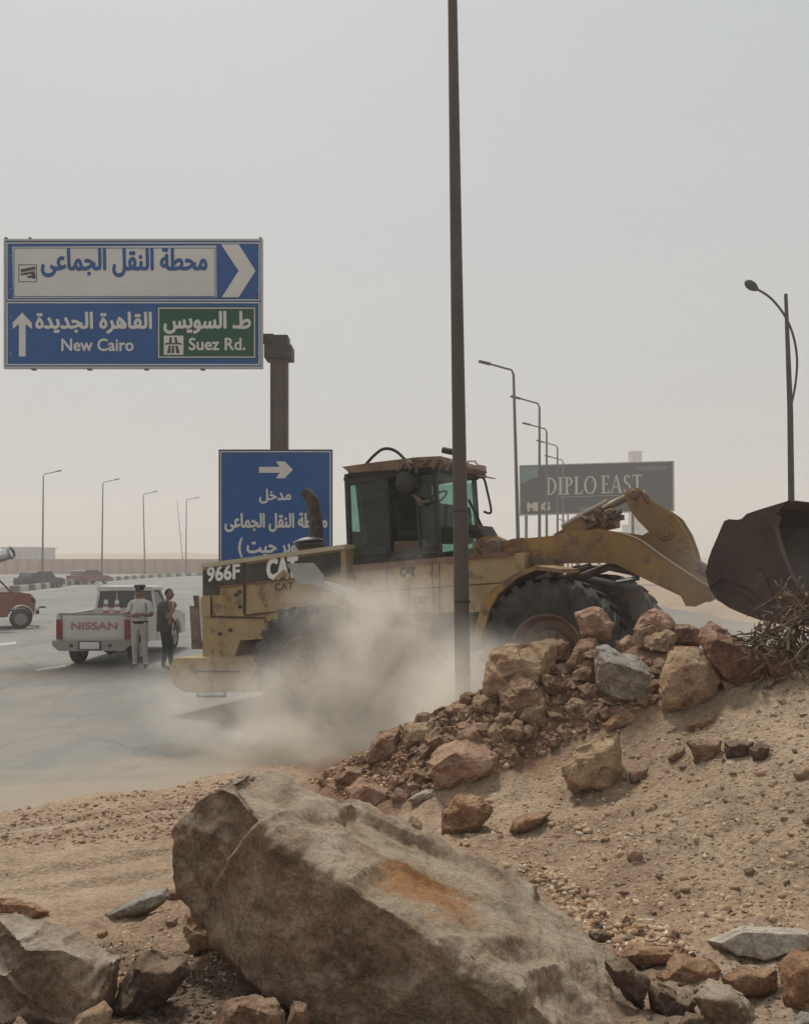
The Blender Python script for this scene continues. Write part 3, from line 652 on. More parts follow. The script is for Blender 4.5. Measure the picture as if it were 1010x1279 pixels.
spoly([(196, 383), (319.5, 382.5), (319.5, 447.5), (196, 448)], 'green_panel', M['green'], su, e1)
sframe(197.5, 384, 318.5, 446.5, 1.3, 'green_panel_border', M['signwhite'], su, e1 - .008)
stext(shape('ط. السويس'), 205, 389, 312.5, 416, M['signwhite'], su, e1 - .008, .035)
stext('Suez Rd.', 236, 422, 306, 437, M['signwhite'], su, e1 - .008, .03)
spoly([(204.5, 419), (229, 419), (229, 443), (204.5, 443)], 'motorway_symbol', M['signwhite'], su, e1 - .008)
bm = B()
for pl_ in ([(212, 421), (214.8, 421), (214, 428), (211, 428)], [(217.5, 421), (220.3, 421), (222, 428), (218.5, 428)], [(207, 428), (226, 428), (227, 431), (224, 430), (209, 430), (206, 431)], [(210.5, 431.5), (213.5, 431.5), (212.5, 441), (208.5, 441)], [(214.8, 431.5), (217.5, 431.5), (217.5, 441), (214, 441)], [(219, 431.5), (222, 431.5), (224.5, 441), (220, 441)]):
    prism(bm, [W(x, y, e1 - .014) for x, y in pl_], (0, .003, 0))
fin(bm, 'motorway_strokes', M['letter_black'], su, world=True)
sframe(23, 330, 46, 352, .8, 'bus_symbol_frame', M['letter_black'], su, e1 - .008)
bm = B()
for pl_ in ([(25.5, 336), (44, 332.5), (44, 336.5), (26, 340)], [(25.5, 341.5), (43, 338), (44, 342), (40, 343.5), (37, 341.5), (33, 343.5), (30, 343), (26, 344)], [(33, 345), (44, 342.5), (44.5, 347.5), (41, 348), (39, 346.5), (36, 347.5)]):
    prism(bm, [W(x, y, e1 - .008) for x, y in pl_], (0, .003, 0))
fin(bm, 'bus_symbol', M['letter_black'], su, world=True)
for px in (41, 111, 182, 252.5):
    sbox(px - 2.5, 458.5, px + 2.5, 461.5, 'rail_end', M['dark'], su, SD + .02, .12)
for px in (7, 37, 325): sbox(px - 1.5, 296, px + 1.5, 299.5, 'rail_top', M['dark'], su, SD + .02, .12)

sl = empty('entrance_sign', W(343, 740, SD), 'square blue sign with white right arrow, partly hidden by the loader hood', 'road sign')
sbox(273.5, 562, 414.5, 745, 'sign_board', M['blue'], sl, SD, .06)
sframe(273, 561.3, 415, 745.5, 1.2, 'rim', M['dark'], sl, SD - .02, .09)
sframe(275, 563.4, 413, 743, 1.3, 'border', M['signwhite'], sl, e1)
for px in (309, 344, 379): sbox(px, 565, px + .4, 742, 'sheet_joint', M['dark'], sl, SD - .003, .004)
spoly([(323.3, 583.1), (349, 583.1), (344.7, 576.2), (355.4, 576.2), (365.5, 586.7), (355.4, 597.4), (344.7, 597.4), (349, 590.4), (323.3, 590.4)], 'arrow', M['signwhite'], sl, e1)
stext(shape('مدخل'), 324, 611, 363, 628.5, M['signwhite'], sl, e1, .03)
stext(shape('محطة النقل الجماعى'), 281, 641, 408, 664, M['signwhite'], sl, e1, .03)
stext(shape('( سوبر جيت )'), 298, 672, 396, 696, M['signwhite'], sl, e1, .03)

# ------------------------------------------------------------------ billboard
BD = 85.0
bl = empty('billboard', W(745, 727, BD), 'dark grey advertising billboard on posts behind the loader arm', 'billboard')
pl_ = lambda x, y, d: W(x, y, d)
def bq(pts, name, mat, d, th=.02):
    bm = B(); prism(bm, [W(x, y, d) for x, y in pts], (0, th, 0)); return fin(bm, name, mat, bl, world=True)
bq([(649, 581.5), (841, 576), (841.5, 638), (649.5, 643.5)], 'board', M['billboard'], BD, .5)
bm = B()
for q_ in ([(649, 581), (841, 575.5), (841, 576.7), (649, 582.2)], [(649, 642.4), (841.5, 636.9), (841.5, 638.6), (649, 644.2)], [(648.6, 581), (650, 581), (650, 644), (648.6, 644)], [(839.6, 576), (841.6, 576), (842, 638), (840, 638)]):
    prism(bm, [W(x, y, BD - .15) for x, y in q_], (0, .1, 0))
fin(bm, 'border', M['billborder'], bl, world=True)
bq([(650.5, 583), (673, 582.2), (671, 590), (672, 596), (664, 597), (658, 601), (650.5, 604)], 'teal_print', M['billteal'], BD - .05)
for px in (657, 722, 748, 790, 832):
    bm = B(); a = W(px, 640, BD + .4); tube(bm, [(a.x, a.y, 0), a], .16, 8); fin(bm, 'post', M['galv'], bl, 40, world=True)
# serif lettering made of stems, thin strokes and serifs
def glyph(ch):
    st, th = .17, .055; P_ = []
    def r(x0, y0, x1, y1): P_.append([(x0, y0), (x1, y0), (x1, y1), (x0, y1)])
    def serif(xc, y, wd=.34):
        r(xc - wd / 2, y, xc + wd / 2, y + th)
    def arc(cx, cy, rx, ry, a0, a1, thick, thin=th, n=16):
        pr_ = None
        for k in range(n + 1):
            a = R(a0 + (a1 - a0) * k / n); t_ = thin + (thick - thin) * abs(math.cos(a)) ** 1.3
            o_ = (cx + rx * math.cos(a), cy + ry * math.sin(a)); i_ = (cx + (rx - t_) * math.cos(a), cy + (ry - t_) * math.sin(a))
            if pr_: P_.append([pr_[0], o_, i_, pr_[1]])
            pr_ = (o_, i_)
    if ch == 'D': r(.12, 0, .12 + st, 1); serif(.16, 0); serif(.16, 1 - th); arc(.3, .5, .5, .5, -90, 90, st); wd = .84
    elif ch == 'I': r(.1, 0, .1 + st, 1); serif(.185, 0, .37); serif(.185, 1 - th, .37); wd = .37
    elif ch == 'P': r(.12, 0, .12 + st, 1); serif(.2, 0, .4); serif(.16, 1 - th); arc(.3, .74, .33, .26, -90, 90, st * .9); wd = .66
    elif ch == 'L': r(.1, 0, .1 + st, 1); serif(.185, 1 - th, .37); r(.02, 0, .62, th); P_.append([(.5, th), (.62, th), (.66, .25), (.62, .25)]); wd = .66
    elif ch == 'O': arc(.46, .5, .46, .51, 0, 360, st, n=28); wd = .92
    elif ch == 'E': r(.1, 0, .1 + st, 1); r(.02, 0, .6, th); r(.02, 1 - th, .58, 1); r(.2, .49, .48, .49 + th); P_.append([(.5, th), (.6, th), (.64, .22), (.61, .22)]); P_.append([(.5, 1 - th), (.58, 1 - th), (.6, .8), (.57, .8)]); r(.46, .42, .485, .62); wd = .64
    elif ch == 'A': P_.append([(.06, 0), (.11, 0), (.42, .95), (.38, 1.0)]); P_.append([(.62, 0), (.82, 0), (.47, 1.02), (.37, 1.0)]); r(.2, .33, .62, .33 + th); serif(.09, 0, .24); serif(.72, 0, .32); wd = .86
    elif ch == 'S': arc(.28, .75, .25, .26, 30, 250, st * .8); arc(.28, .27, .27, .28, -150, 80, st * .8); P_.append([(.12, .62), (.36, .42), (.5, .38), (.2, .68)]); wd = .58
    elif ch == 'T': r(.28, 0, .28 + st, 1); r(0, 1 - th, .73, 1); serif(.365, 0, .36); P_.append([(0, 1 - th), (.04, 1 - th), (.03, .78), (0, .78)]); P_.append([(.69, 1 - th), (.73, 1 - th), (.73, .78), (.70, .78)]); wd = .73
    elif ch == '.': r(0, 0, .12, .12); wd = .12
    else: wd = .18
    return P_, wd
bm = B(); xs = 0; gl_ = []
for ch in 'DIPLO EAST.':
    P_, wd = glyph(ch); gl_.append((P_, xs)); xs += wd + .07
Wd = xs - .07
for i_, (P_, x0) in enumerate(gl_):
    for j_, q_ in enumerate(P_):
        pts = [W(681 + (x0 + a) / Wd * 124, 618.5 - (x0 + a) / Wd * 4.0 - b * 22, BD - .06 - .003 * (j_ % 9)) for a, b in q_]
        prism(bm, pts, (0, .02, 0))
fin(bm, 'title_lettering', M['billtext'], bl, world=True)
text('logo_lettering', 'MBG', W(659, 638, BD - .06), W(686, 637, BD - .06) - W(659, 638, BD - .06), (0, 0, 9.5 * BD / F), M['billtan'], bl, .11)
bm = B()
for (x0, x1, y) in ((699, 711, 620.6), (713, 743, 620), (746, 772, 619), (724, 736, 634.4), (724, 740, 636.2), (792, 834, 583.5), (796, 832, 586)):
    prism(bm, [W(x0, y, BD - .06), W(x1, y - (x1 - x0) * .028, BD - .06), W(x1, y + .7 - (x1 - x0) * .028, BD - .06), W(x0, y + .7, BD - .06)], (0, .02, 0))
fin(bm, 'small_print_lines', M['billborder'], bl, world=True)

# ------------------------------------------------------------------ vehicles on the road
def wheel(name, parent, c, r, wd, axis=(1, 0, 0), rimmat='bumper'):
    ax = Vector(axis); bm = B()
    lathe(bm, [(r * .6, -wd / 2), (r * .9, -wd / 2), (r * .98, -wd * .36), (r, -wd * .15), (r, wd * .15), (r * .98, wd * .36), (r * .9, wd / 2), (r * .6, wd / 2)], c, ax, 28, True)
    t = fin(bm, name, M['rubber'], parent, 50)
    bm = B(); lathe(bm, [(0, wd * .42), (r * .16, wd * .42), (r * .2, wd * .34), (r * .48, wd * .25), (r * .6, wd * .47), (r * .6, -wd * .47), (r * .48, -wd * .25), (r * .2, -wd * .34), (0, -wd * .34)], c, ax, 24)
    fin(bm, 'rim', M[rimmat], t, 50); return t
# white pickup, seen from behind: x right, y forward
pk = empty('pickup_truck', (-6.81, 17.72, 0), 'dusty white pickup truck seen from behind with red lettering on the tailgate', 'pickup truck')
hw = .80
def pbox(name, c, s, mat, bev=.02, parent=None):
    bm = B(); box(bm, c, s); return fin(bm, name, M[mat], parent or pk, 40, bev=bev)
pbox('tailgate', (0, .03, .86), (1.36, .06, .58), 'carwhite', .015)
bm = B(); prism(bm, [(-.62, -.008, .64), (.62, -.008, .64), (.62, -.008, 1.08), (-.62, -.008, 1.08)], (0, .02, 0)); fin(bm, 'tailgate_panel', M['carwhite'], pk, bev=.012)
pbox('gate_rail', (0, .035, 1.175), (1.56, .08, .04), 'bumper', .01)
for s in (-1, 1):
    # bed side with wheel arch
    bm = B(); pts = [(s * .735, 0, .52), (s * .735, .45, .50)]
    for k in range(9): a = math.pi - math.pi * k / 8; pts.append((s * .735, .86 + .40 * math.cos(a), .40 + .40 * math.sin(a) * .95 + .05))
    pts += [(s * .735, 1.95, .42), (s * .735, 1.95, 1.16), (s * .735, 0, 1.16)]
    prism(bm, pts, (s * .075, 0, 0)); fin(bm, 'bed_side', M['carwhite'], pk, bev=.012)
    pbox('tail_light', (s * .745, -.006, .84), (.125, .05, .42), 'taillight', .01)
    pbox('light_bezel', (s * .745, .008, .84), (.145, .05, .46), 'bumper', .01)
    wheel('wheel', pk, (s * .66, .86, .34), .34, .22); 
    wheel('wheel', pk, (s * .66, 3.62, .34), .34, .22)
    # front quarter: door, wing
    bm = B(); prism(bm, [(s * .735, 2.0, .40), (s * .735, 3.12, .38), (s * .735, 3.12, 1.14), (s * .735, 2.0, 1.16)], (s * .07, 0, 0)); fin(bm, 'door', M['carwhite'], pk, bev=.015)
    bm = B(); pts = [(s * .735, 3.13, .38)]
    for k in range(9): a = math.pi - math.pi * k / 8; pts.append((s * .735, 3.62 + .41 * math.cos(a), .40 + .42 * math.sin(a)))
    pts += [(s * .735, 4.4, .42), (s * .735, 4.42, .88), (s * .735, 3.9, 1.02), (s * .735, 3.13, 1.1)]
    prism(bm, pts, (s * .075, 0, 0)); fin(bm, 'wing', M['carwhite'], pk, bev=.02)
    bm = B(); prism(bm, [(s * .70, 2.14, 1.17), (s * .70, 2.98, 1.15), (s * .62, 2.72, 1.56), (s * .62, 2.14, 1.58)], (s * .012, 0, 0)); fin(bm, 'side_window', M['darkglass'], pk)
    pbox('mirror', (s * .86, 3.0, 1.22), (.10, .05, .13), 'carwhite', .02)
    bm = B(); tube(bm, [(s * .80, 3.0, 1.16), (s * .84, 3.0, 1.2)], .015, 6); fin(bm, 'mirror_arm', M['carblack'], pk)
pbox('bed_floor', (0, .98, .62), (1.46, 1.9, .06), 'bumper')
pbox('bed_front', (0, 1.93, .86), (1.46, .05, .56), 'carwhite')
# cab greenhouse: pillars and roof
bm = B(); prism(bm, [(-.74, 2.0, 1.16), (.74, 2.0, 1.16), (.74, 2.0, .4), (-.74, 2.0, .4)], (0, .05, 0)); fin(bm, 'cab_back', M['carwhite'], pk)
bm = B()
for s in (-1, 1):
    tube(bm, [(s * .72, 2.02, 1.14), (s * .645, 2.07, 1.62)], .035, 6); tube(bm, [(s * .72, 3.1, 1.12), (s * .63, 2.66, 1.62)], .035, 6)
for x in (-.22, .22): tube(bm, [(x, 2.03, 1.16), (x, 2.08, 1.62)], .014, 6)
tube(bm, [(-.72, 2.02, 1.17), (.72, 2.02, 1.17)], .025, 6)
fin(bm, 'pillars', M['carwhite'], pk, 40)
bm = B(); prism(bm, [(-.70, 2.03, 1.66), (-.66, 2.04, 1.71), (.66, 2.04, 1.71), (.70, 2.03, 1.66), (.70, 2.03, 1.61), (-.70, 2.03, 1.61)], (0, .75, 0)); fin(bm, 'roof', M['carwhite'], pk, 40, bev=.02)
bm = B(); prism(bm, [(-.69, 2.05, 1.19), (.69, 2.05, 1.19), (.63, 2.09, 1.60), (-.63, 2.09, 1.60)], (0, .012, 0)); fin(bm, 'rear_window', M['glassdark'] if 'glassdark' in M else M['darkglass'], pk)
bm = B(); prism(bm, [(-.69, 3.1, 1.16), (.69, 3.1, 1.16), (.63, 2.75, 1.60), (-.63, 2.75, 1.60)], (0, .012, 0)); fin(bm, 'windscreen', M['darkglass'], pk)
bm = B(); prism(bm, [(-.735, 3.13, 1.08), (-.735, 3.9, 1.01), (-.735, 4.42, .87), (-.735, 4.42, .42), (-.735, 3.13, .42)], (1.47, 0, 0)); fin(bm, 'bonnet', M['carwhite'], pk, bev=.02)
# rear bumper and underside
bm = B(); prism(bm, [(-.84, -.16, .60), (.84, -.16, .60), (.84, -.16, .50), (.70, -.16, .38), (-.70, -.16, .38), (-.84, -.16, .50)], (0, .16, 0)); fin(bm, 'bumper', M['bumper'], pk, bev=.015)
pbox('number_plate', (-.02, -.175, .50), (.42, .02, .15), 'signwhite', .004)
pbox('plate_recess', (-.02, -.166, .50), (.50, .012, .19), 'dark', .002)
for s in (-1, 1): pbox('bumper_slot', (s * .42, -.165, .50), (.07, .02, .07), 'dark', .004)
bm = B(); tube(bm, [(-.66, .86, .33), (.66, .86, .33)], .045, 8); lathe(bm, [(.0, -.13), (.08, -.12), (.14, 0), (.08, .12), (0, .13)], (.05, .86, .33), (1, 0, 0), 14); fin(bm, 'axle', M['dark'], pk, 50)
bm = B(); box(bm, (-.42, 2.2, .42), (.08, 4.2, .12)); box(bm, (.42, 2.2, .42), (.08, 4.2, .12)); box(bm, (0, .1, .42), (.9, .08, .1)); fin(bm, 'chassis', M['dark'], pk)
bm = B(); tube(bm, [(.3, 1.6, .34), (.34, .3, .32), (.36, -.05, .3)], .03, 8); fin(bm, 'exhaust', M['dark'], pk)
text('tailgate_lettering', 'NISSAN', (-.48, -.016, .84), (1.0, 0, 0), (0, 0, .15), M['redletter'], pk, .05, world=False)
# cones standing in the bed
def cone_(x, y, label):
    r = empty('traffic_cone', (pk.location.x + x, pk.location.y + y, .66), label, 'traffic cone', 'traffic cones in the pickup bed')
    bm = B(); lathe(bm, [(0, .02), (.16, .02), (.13, .06), (.035, .76), (0, .77)], (0, 0, 0), (0, 0, 1), 16); fin(bm, 'cone_body', M['cone'], r, 40)
    bm = B(); box(bm, (0, 0, .012), (.36, .36, .025)); fin(bm, 'base', M['cone'], r, bev=.005)
    for z in (.3, .5, .66):
        rr = .13 - (z - .06) * .136; bm = B(); lathe(bm, [(rr + .004, z), (rr - .008, z + .08)], (0, 0, 0), (0, 0, 1), 16); fin(bm, 'white_band', M['white'], r, 40)
cone_(-.30, 1.55, 'left of the two red and white cones in the white pickup bed'); cone_(-.02, 1.5, 'right of the two red and white cones in the white pickup bed')

# red pickup at the left edge, nose to the right out of which the cab is cut; x forward
rp_ = empty('red_pickup', W(26, 786, 28) - Vector((0, 0, W(26, 786, 28).z)), 'faded red pickup at the left edge carrying a brown stake frame', 'pickup truck')
rp_.rotation_euler = (0, 0, R(24))
def rbox(name, c, s, mat, bev=.02):
    bm = B(); box(bm, c, s); return fin(bm, name, M[mat], rp_, 40, bev=bev)
bm = B(); y0 = -.12
pts = [(-5.0, y0, .45), (-3.8, y0, .45)]
for k in range(9): a = math.pi - math.pi * k / 8; pts.append((-3.35 + .42 * math.cos(a), y0, .42 + .40 * math.sin(a)))
pts += [(-2.9, y0, .38), (-.44, y0, .40)]
for k in range(9): a = math.pi - math.pi * k / 8; pts.append((0 + .40 * math.cos(a), y0, .42 + .40 * math.sin(a)))
pts += [(.43, y0, .5), (.46, y0, .9), (.30, y0, 1.12), (-.1, y0, 1.2), (-5.0, y0, 1.22)]
prism(bm, pts, (0, .05, 0)); fin(bm, 'bed_side', M['carred'], rp_, bev=.015)
bm = B(); prism(bm, [(p[0], 1.5, p[2]) for p in pts], (0, .05, 0)); fin(bm, 'bed_side', M['carred'], rp_, bev=.015)
rbox('tail_panel', (.36, .7, .85), (.06, 1.6, .5), 'carred'); rbox('bed_floor', (-2.2, .7, .62), (4.6, 1.56, .06), 'dark')
for x in (0, -3.35):
    wheel('wheel', rp_, (x, .02, .34), .36, .24, (0, 1, 0)); wheel('wheel', rp_, (x, 1.4, .34), .36, .24, (0, 1, 0))
rbox('bumper', (.52, .7, .55), (.12, 1.7, .14), 'dark'); rbox('side_lamp', (.38, -.14, .98), (.10, .05, .16), 'dark', .01)
rbox('step', (.68, -.08, .72), (.22, .12, .06), 'dark', .01)
bm = B()
tube(bm, [(-.25, -.08, 1.2), (-.95, -.08, 2.0)], .035, 6); tube(bm, [(-.95, -.08, 1.2), (-.95, -.08, 2.08)], .04, 6)
for s in range(5): tube(bm, [(-1.15 - s * .22, -.06, 1.2), (-1.12 - s * .22, -.06, 1.98)], .045, 6)
tube(bm, [(-.9, -.08, 1.95), (-4.5, -.08, 1.95)], .05, 6); tube(bm, [(-.9, 1.5, 1.95), (-4.5, 1.5, 1.95)], .05, 6); tube(bm, [(-.95, -.08, 1.95), (-.95, 1.5, 1.95)], .05, 6); tube(bm, [(-.95, 1.5, 1.2), (-.95, 1.5, 2.0)], .05, 6)
fin(bm, 'stake_frame', M['wood'], rp_, 40)
rbox('cargo', (-2.6, .7, 1.45), (3.0, 1.2, .9), 'wood', .08)
pt = empty('metal_tube', W(0, 700, 27.6), 'shiny silver tube jutting out above the red pickup', 'tube')
bm = B(); a, b = W(-60, 716, 27.6), W(14, 690.5, 27.6); tube(bm, [a, b], .20, 20); fin(bm, 'tube_body', M['chrome'], pt, 40, world=True)
bm = B(); d_ = (b - a).normalized(); lathe(bm, [(.21, -.04), (.225, -.04), (.225, .04), (.16, .04)], b, d_, 20); fin(bm, 'end_ring', M['steel'], pt, 40, world=True)

def car(name, loc, rz, mat, label, roofmat=None):
    r = empty(name, loc, label, 'car'); r.rotation_euler = (0, 0, rz)
    def pr_(nm, pts, y0, y1, m, bev=.04):
        bm = B(); prism(bm, [(x, y0, z) for x, z in pts], (0, y1 - y0, 0)); return fin(bm, nm, M[m], r, 40, bev=bev)
    pr_('body', [(-2.1, .3), (2.1, .3), (2.15, .62), (1.95, .8), (.95, .9), (-1.6, .95), (-2.1, .88), (-2.15, .6)], -.85, .85, mat, .06)
    pr_('roof', [(-1.75, .93), (1.1, .9), (.45, 1.4), (-1.0, 1.43), (-1.5, 1.3)], -.74, .74, roofmat or mat, .06)
    for s in (-1, 1):
        pr_('side_window', [(-1.45, .97), (.85, .94), (.38, 1.3), (-.95, 1.33), (-1.3, 1.22)], s * .755 - .012, s * .755 + .012, 'darkglass', 0)
        for x in (-1.3, 1.35): wheel('wheel', r, (x, s * .76, .32), .32, .2, (0, 1, 0))
        bm = B(); box(bm, (2.1, s * .6, .66), (.08, .32, .14)); fin(bm, 'headlight', M['chrome'], r)
        bm = B(); box(bm, (-2.12, s * .62, .72), (.06, .3, .16)); fin(bm, 'tail_light', M['taillight'], r)
    bm = B(); prism(bm, [(-1.8, -.66, .97), (-1.8, .66, .97), (-1.49, .58, 1.30), (-1.49, -.58, 1.30)], (-.02, 0, .01)); fin(bm, 'rear_window', M['darkglass'], r)
    bm = B(); prism(bm, [(1.09, -.66, .95), (1.09, .66, .95), (.52, .6, 1.36), (.52, -.6, 1.36)], (.02, 0, .015)); fin(bm, 'windscreen', M['darkglass'], r)
    return r
car('dark_car', (-32.3, 73.5, 0), R(74), 'carblack', 'dark blue-black car driving beyond the striped kerb')
car('maroon_car', (-31.3 - 1.5, 80.5, 0), R(70), 'carmaroon', 'maroon car beyond the striped kerb, ahead of the dark car')
for nm in ('dark_car', 'maroon_car'):
    pass
bpy.data.objects['dark_car'].location = (*W(50, 700, 69)[:2], 0)
bpy.data.objects['maroon_car'].location = (*W(111, 700, 80)[:2], 0)

# ------------------------------------------------------------------ people
def skin_mesh(name, J, E, mats, mfun, parent, sub=2):
    names = list(J); me = bpy.data.meshes.new(name)
    me.from_pydata([J[k][0] for k in names], [(names.index(a), names.index(b)) for a, b in E], [])
    o = bpy.data.objects.new(name, me); C.objects.link(o)
    md = o.modifiers.new('s', 'SKIN'); 
    for i, k in enumerate(names):
        r_ = J[k][1]; r_ = r_ if isinstance(r_, tuple) else (r_, r_)
        me.skin_vertices[0].data[i].radius = r_; me.skin_vertices[0].data[i].use_root = (i == 0)
    o.modifiers.new('u', 'SUBSURF').levels = sub
    bpy.context.view_layer.update()
    m2 = bpy.data.meshes.new_from_object(o.evaluated_get(bpy.context.evaluated_depsgraph_get()))
    bpy.data.objects.remove(o); m2.name = name
    m2.materials.clear()
    for m in mats: m2.materials.append(m)
    for p in m2.polygons: p.material_index = mfun(p.center); p.use_smooth = True
    return link(name, m2, None, parent)
def hand(bm, w_, d, n, s=1.0):
    """five bent fingers growing out of the palm; d finger direction, n palm side direction"""
    w_, d, n = Vector(w_), Vector(d).normalized(), Vector(n).normalized(); sd_ = d.cross(n).normalized()
    box_ = [w_, w_ + d * .05 * s, w_ + d * .09 * s]; tube(bm, box_, [.027 * s, .038 * s, .034 * s], 8)
    for k, L in enumerate((.062, .075, .078, .066)):
        b0 = w_ + d * .075 * s + sd_ * (k - 1.5) * .019 * s
        tube(bm, [b0, b0 + d * L * .5 * s + n * .006, b0 + d * L * .8 * s + n * .03 * s, b0 + d * L * .85 * s + n * .05 * s], [.0095 * s, .009 * s, .008 * s, .006 * s], 6)
    b0 = w_ + d * .02 * s - sd_ * .03 * s
    tube(bm, [b0, b0 + d * .03 * s - sd_ * .02 * s + n * .01, b0 + d * .055 * s - sd_ * .01 * s + n * .03], [.012 * s, .011 * s, .008 * s], 6)
def head_parts(root, c, yaw, hair=None, skinm='skin'):
    Rz = Matrix.Rotation(yaw, 3, 'Z'); c = Vector(c)
    bm = B(); bmesh.ops.create_uvsphere(bm, u_segments=20, v_segments=14, radius=1)
    for v in bm.verts:
        x, y, z = v.co; v.co = (x * .078, y * .098 * (1 - .12 * (z < 0) * (-z)), z * .118)
        if z < -.3: v.co.x *= 1 + (z + .3) * .35; v.co.y -= .012 * (-z)
    bm.transform(Matrix.Translation(c) @ Rz.to_4x4())
    f = lambda x, y, z: c + Rz @ Vector((x, y, z))
    tube(bm, [f(0, -.092, .012), f(0, -.115, -.022), f(0, -.095, -.034)], [.008, .015, .01], 6)
    for s in (-1, 1):
        tube(bm, [f(s * .078, .0, .018), f(s * .088, .012, -.005), f(s * .078, .004, -.03)], [.012, .016, .008], 6)
    hd = fin(bm, 'head', M[skinm], root, 60)
    for s in (-1, 1):
        bm = B(); bmesh.ops.create_uvsphere(bm, u_segments=8, v_segments=6, radius=.011); bm.transform(Matrix.Translation(f(s * .03, -.086, .012))); fin(bm, 'eye', M['hair'], hd, 60)
    bm = B(); tube(bm, [f(-.024, -.088, -.055), f(0, -.098, -.054), f(.024, -.088, -.055)], .006, 5); fin(bm, 'mouth', M['rustred'], hd, 60)
    if hair:
        bm = B(); bmesh.ops.create_uvsphere(bm, u_segments=18, v_segments=12, radius=1)
        bmesh.ops.delete(bm, geom=[v for v in bm.verts if v.co.z < -.15 + (.75 if v.co.y < -.2 else 0)], context='VERTS')
        for v in bm.verts: v.co = (v.co.x * .083, v.co.y * .103 + .004, v.co.z * .123 + .004)
        bm.transform(Matrix.Translation(c) @ Rz.to_4x4()); fin(bm, 'hair', M[hair], root, 60)
# officer: faces the camera, forearms folded in front; local -y is towards the camera
of = empty('person', (-5.72, 17.5, 0), 'officer in white uniform shirt and black cap standing by the white pickup, arms folded', 'person')
J = {'pelvis': ((0, 0, .98), (.15, .11)), 'belly': ((0, 0, 1.12), (.155, .115)), 'chest': ((0, .005, 1.32), (.18, .12)), 'neckb': ((0, .01, 1.47), (.10, .08)), 'neck': ((0, .0, 1.54), (.055, .055)), 'skull': ((0, -.01, 1.62), (.05, .05)),
     'shL': ((-.19, .01, 1.43), .075), 'elL': ((-.27, -.04, 1.16), .05), 'wrL': ((-.05, -.23, 1.16), .033),
     'shR': ((.19, .01, 1.43), .075), 'elR': ((.27, -.04, 1.16), .05), 'wrR': ((.06, -.24, 1.20), .033),
     'hiL': ((-.095, 0, .88), .10), 'knL': ((-.11, -.02, .50), .068), 'anL': ((-.12, .02, .10), .048), 'toL': ((-.14, -.14, .05), .04),
     'hiR': ((.095, 0, .88), .10), 'knR': ((.11, -.02, .50), .068), 'anR': ((.12, .02, .10), .048), 'toR': ((.15, -.14, .05), .04)}
E_ = [('pelvis', 'belly'), ('belly', 'chest'), ('chest', 'neckb'), ('neckb', 'neck'), ('neck', 'skull'), ('neckb', 'shL'), ('shL', 'elL'), ('elL', 'wrL'), ('neckb', 'shR'), ('shR', 'elR'), ('elR', 'wrR'),
      ('pelvis', 'hiL'), ('hiL', 'knL'), ('knL', 'anL'), ('anL', 'toL'), ('pelvis', 'hiR'), ('hiR', 'knR'), ('knR', 'anR'), ('anR', 'toR')]
def ofm(c):
    if c.z < .11: return 3
    if c.z < 1.0: return 2
    if c.z > 1.52: return 0
    if abs(c.x) > .16 and c.z < 1.24: return 0
    if c.y < -.13 and c.z < 1.3: return 0
    return 1
skin_mesh('body', J, E_, [M['skin'], M['shirtwhite'], M['trouser'], M['clothblack']], ofm, of)
head_parts(of, (0, -.02, 1.665), R(12), 'hair')
bm = B(); lathe(bm, [(.165, 0), (.172, .03), (.17, .06)], (0, 0, .985), (0, 0, 1), 24); 
for v in bm.verts: v.co.y *= .78
fin(bm, 'belt', M['clothblack'], of, 40)
bm = B(); lathe(bm, [(.086, 0), (.09, .035), (.125, .07), (.115, .10), (0, .105)], (0, -.01, 1.715), (0, -.08, 1), 20); prism(bm, [(-.07, -.075, 1.712), (.07, -.075, 1.712), (.05, -.155, 1.69), (-.05, -.155, 1.69)], (0, 0, .012)); fin(bm, 'cap', M['clothblack'], of, 40)
bm = B(); bmesh.ops.create_uvsphere(bm, u_segments=8, v_segments=6, radius=.018); bm.transform(Matrix.Translation((0, -.115, 1.76))); fin(bm, 'cap_badge', M['chrome'], of, 40)
for s in (-1, 1):
    bm = B(); box(bm, (s * .17, .0, 1.505), (.13, .05, .015), Matrix.Rotation(s * R(14), 3, 'Y')); fin(bm, 'epaulette', M['clothblack'], of, bev=.004)
bm = B(); hand(bm, (-.05, -.23, 1.16), (1, -.15, .05), (0, -.3, -1)); fin(bm, 'hand', M['skin'], of, 50)
bm = B(); hand(bm, (.06, -.24, 1.20), (-1, -.1, -.05), (0, -.5, -1)); fin(bm, 'hand', M['skin'], of, 50)
# second man: faces right, fist raised before his face
ma = empty('person', (-5.10, 17.28, 0), 'man in dark jacket over dusty pink shirt, turned right with one hand raised', 'person')
J2 = {'pelvis': ((0, 0, .97), (.13, .16)), 'belly': ((0, 0, 1.10), (.13, .165)), 'chest': ((.01, 0, 1.28), (.135, .19)), 'neckb': ((.02, 0, 1.42), (.09, .11)), 'neck': ((.045, 0, 1.49), (.055, .055)), 'skull': ((.06, 0, 1.57), (.05, .05)),
      'shL': ((.0, -.19, 1.38), .078), 'elL': ((.09, -.24, 1.12), .055), 'wrL': ((.24, -.16, 1.34), .036),
      'shR': ((.0, .19, 1.38), .078), 'elR': ((.02, .25, 1.10), .055), 'wrR': ((.18, .18, .98), .036),
      'hiL': ((0, -.095, .87), .10), 'knL': ((.03, -.11, .49), .07), 'anL': ((-.02, -.12, .10), .05), 'toL': ((.14, -.13, .05), .042),
      'hiR': ((0, .095, .87), .10), 'knR': ((.06, .11, .49), .07), 'anR': ((.08, .12, .10), .05), 'toR': ((.24, .14, .05), .042)}
def mam(c):
    if c.z < .11: return 3
    if c.z < .93: return 2
    if c.z > 1.47: return 0
    if c.x > .085 and c.z > 1.0: return 1
    return 4
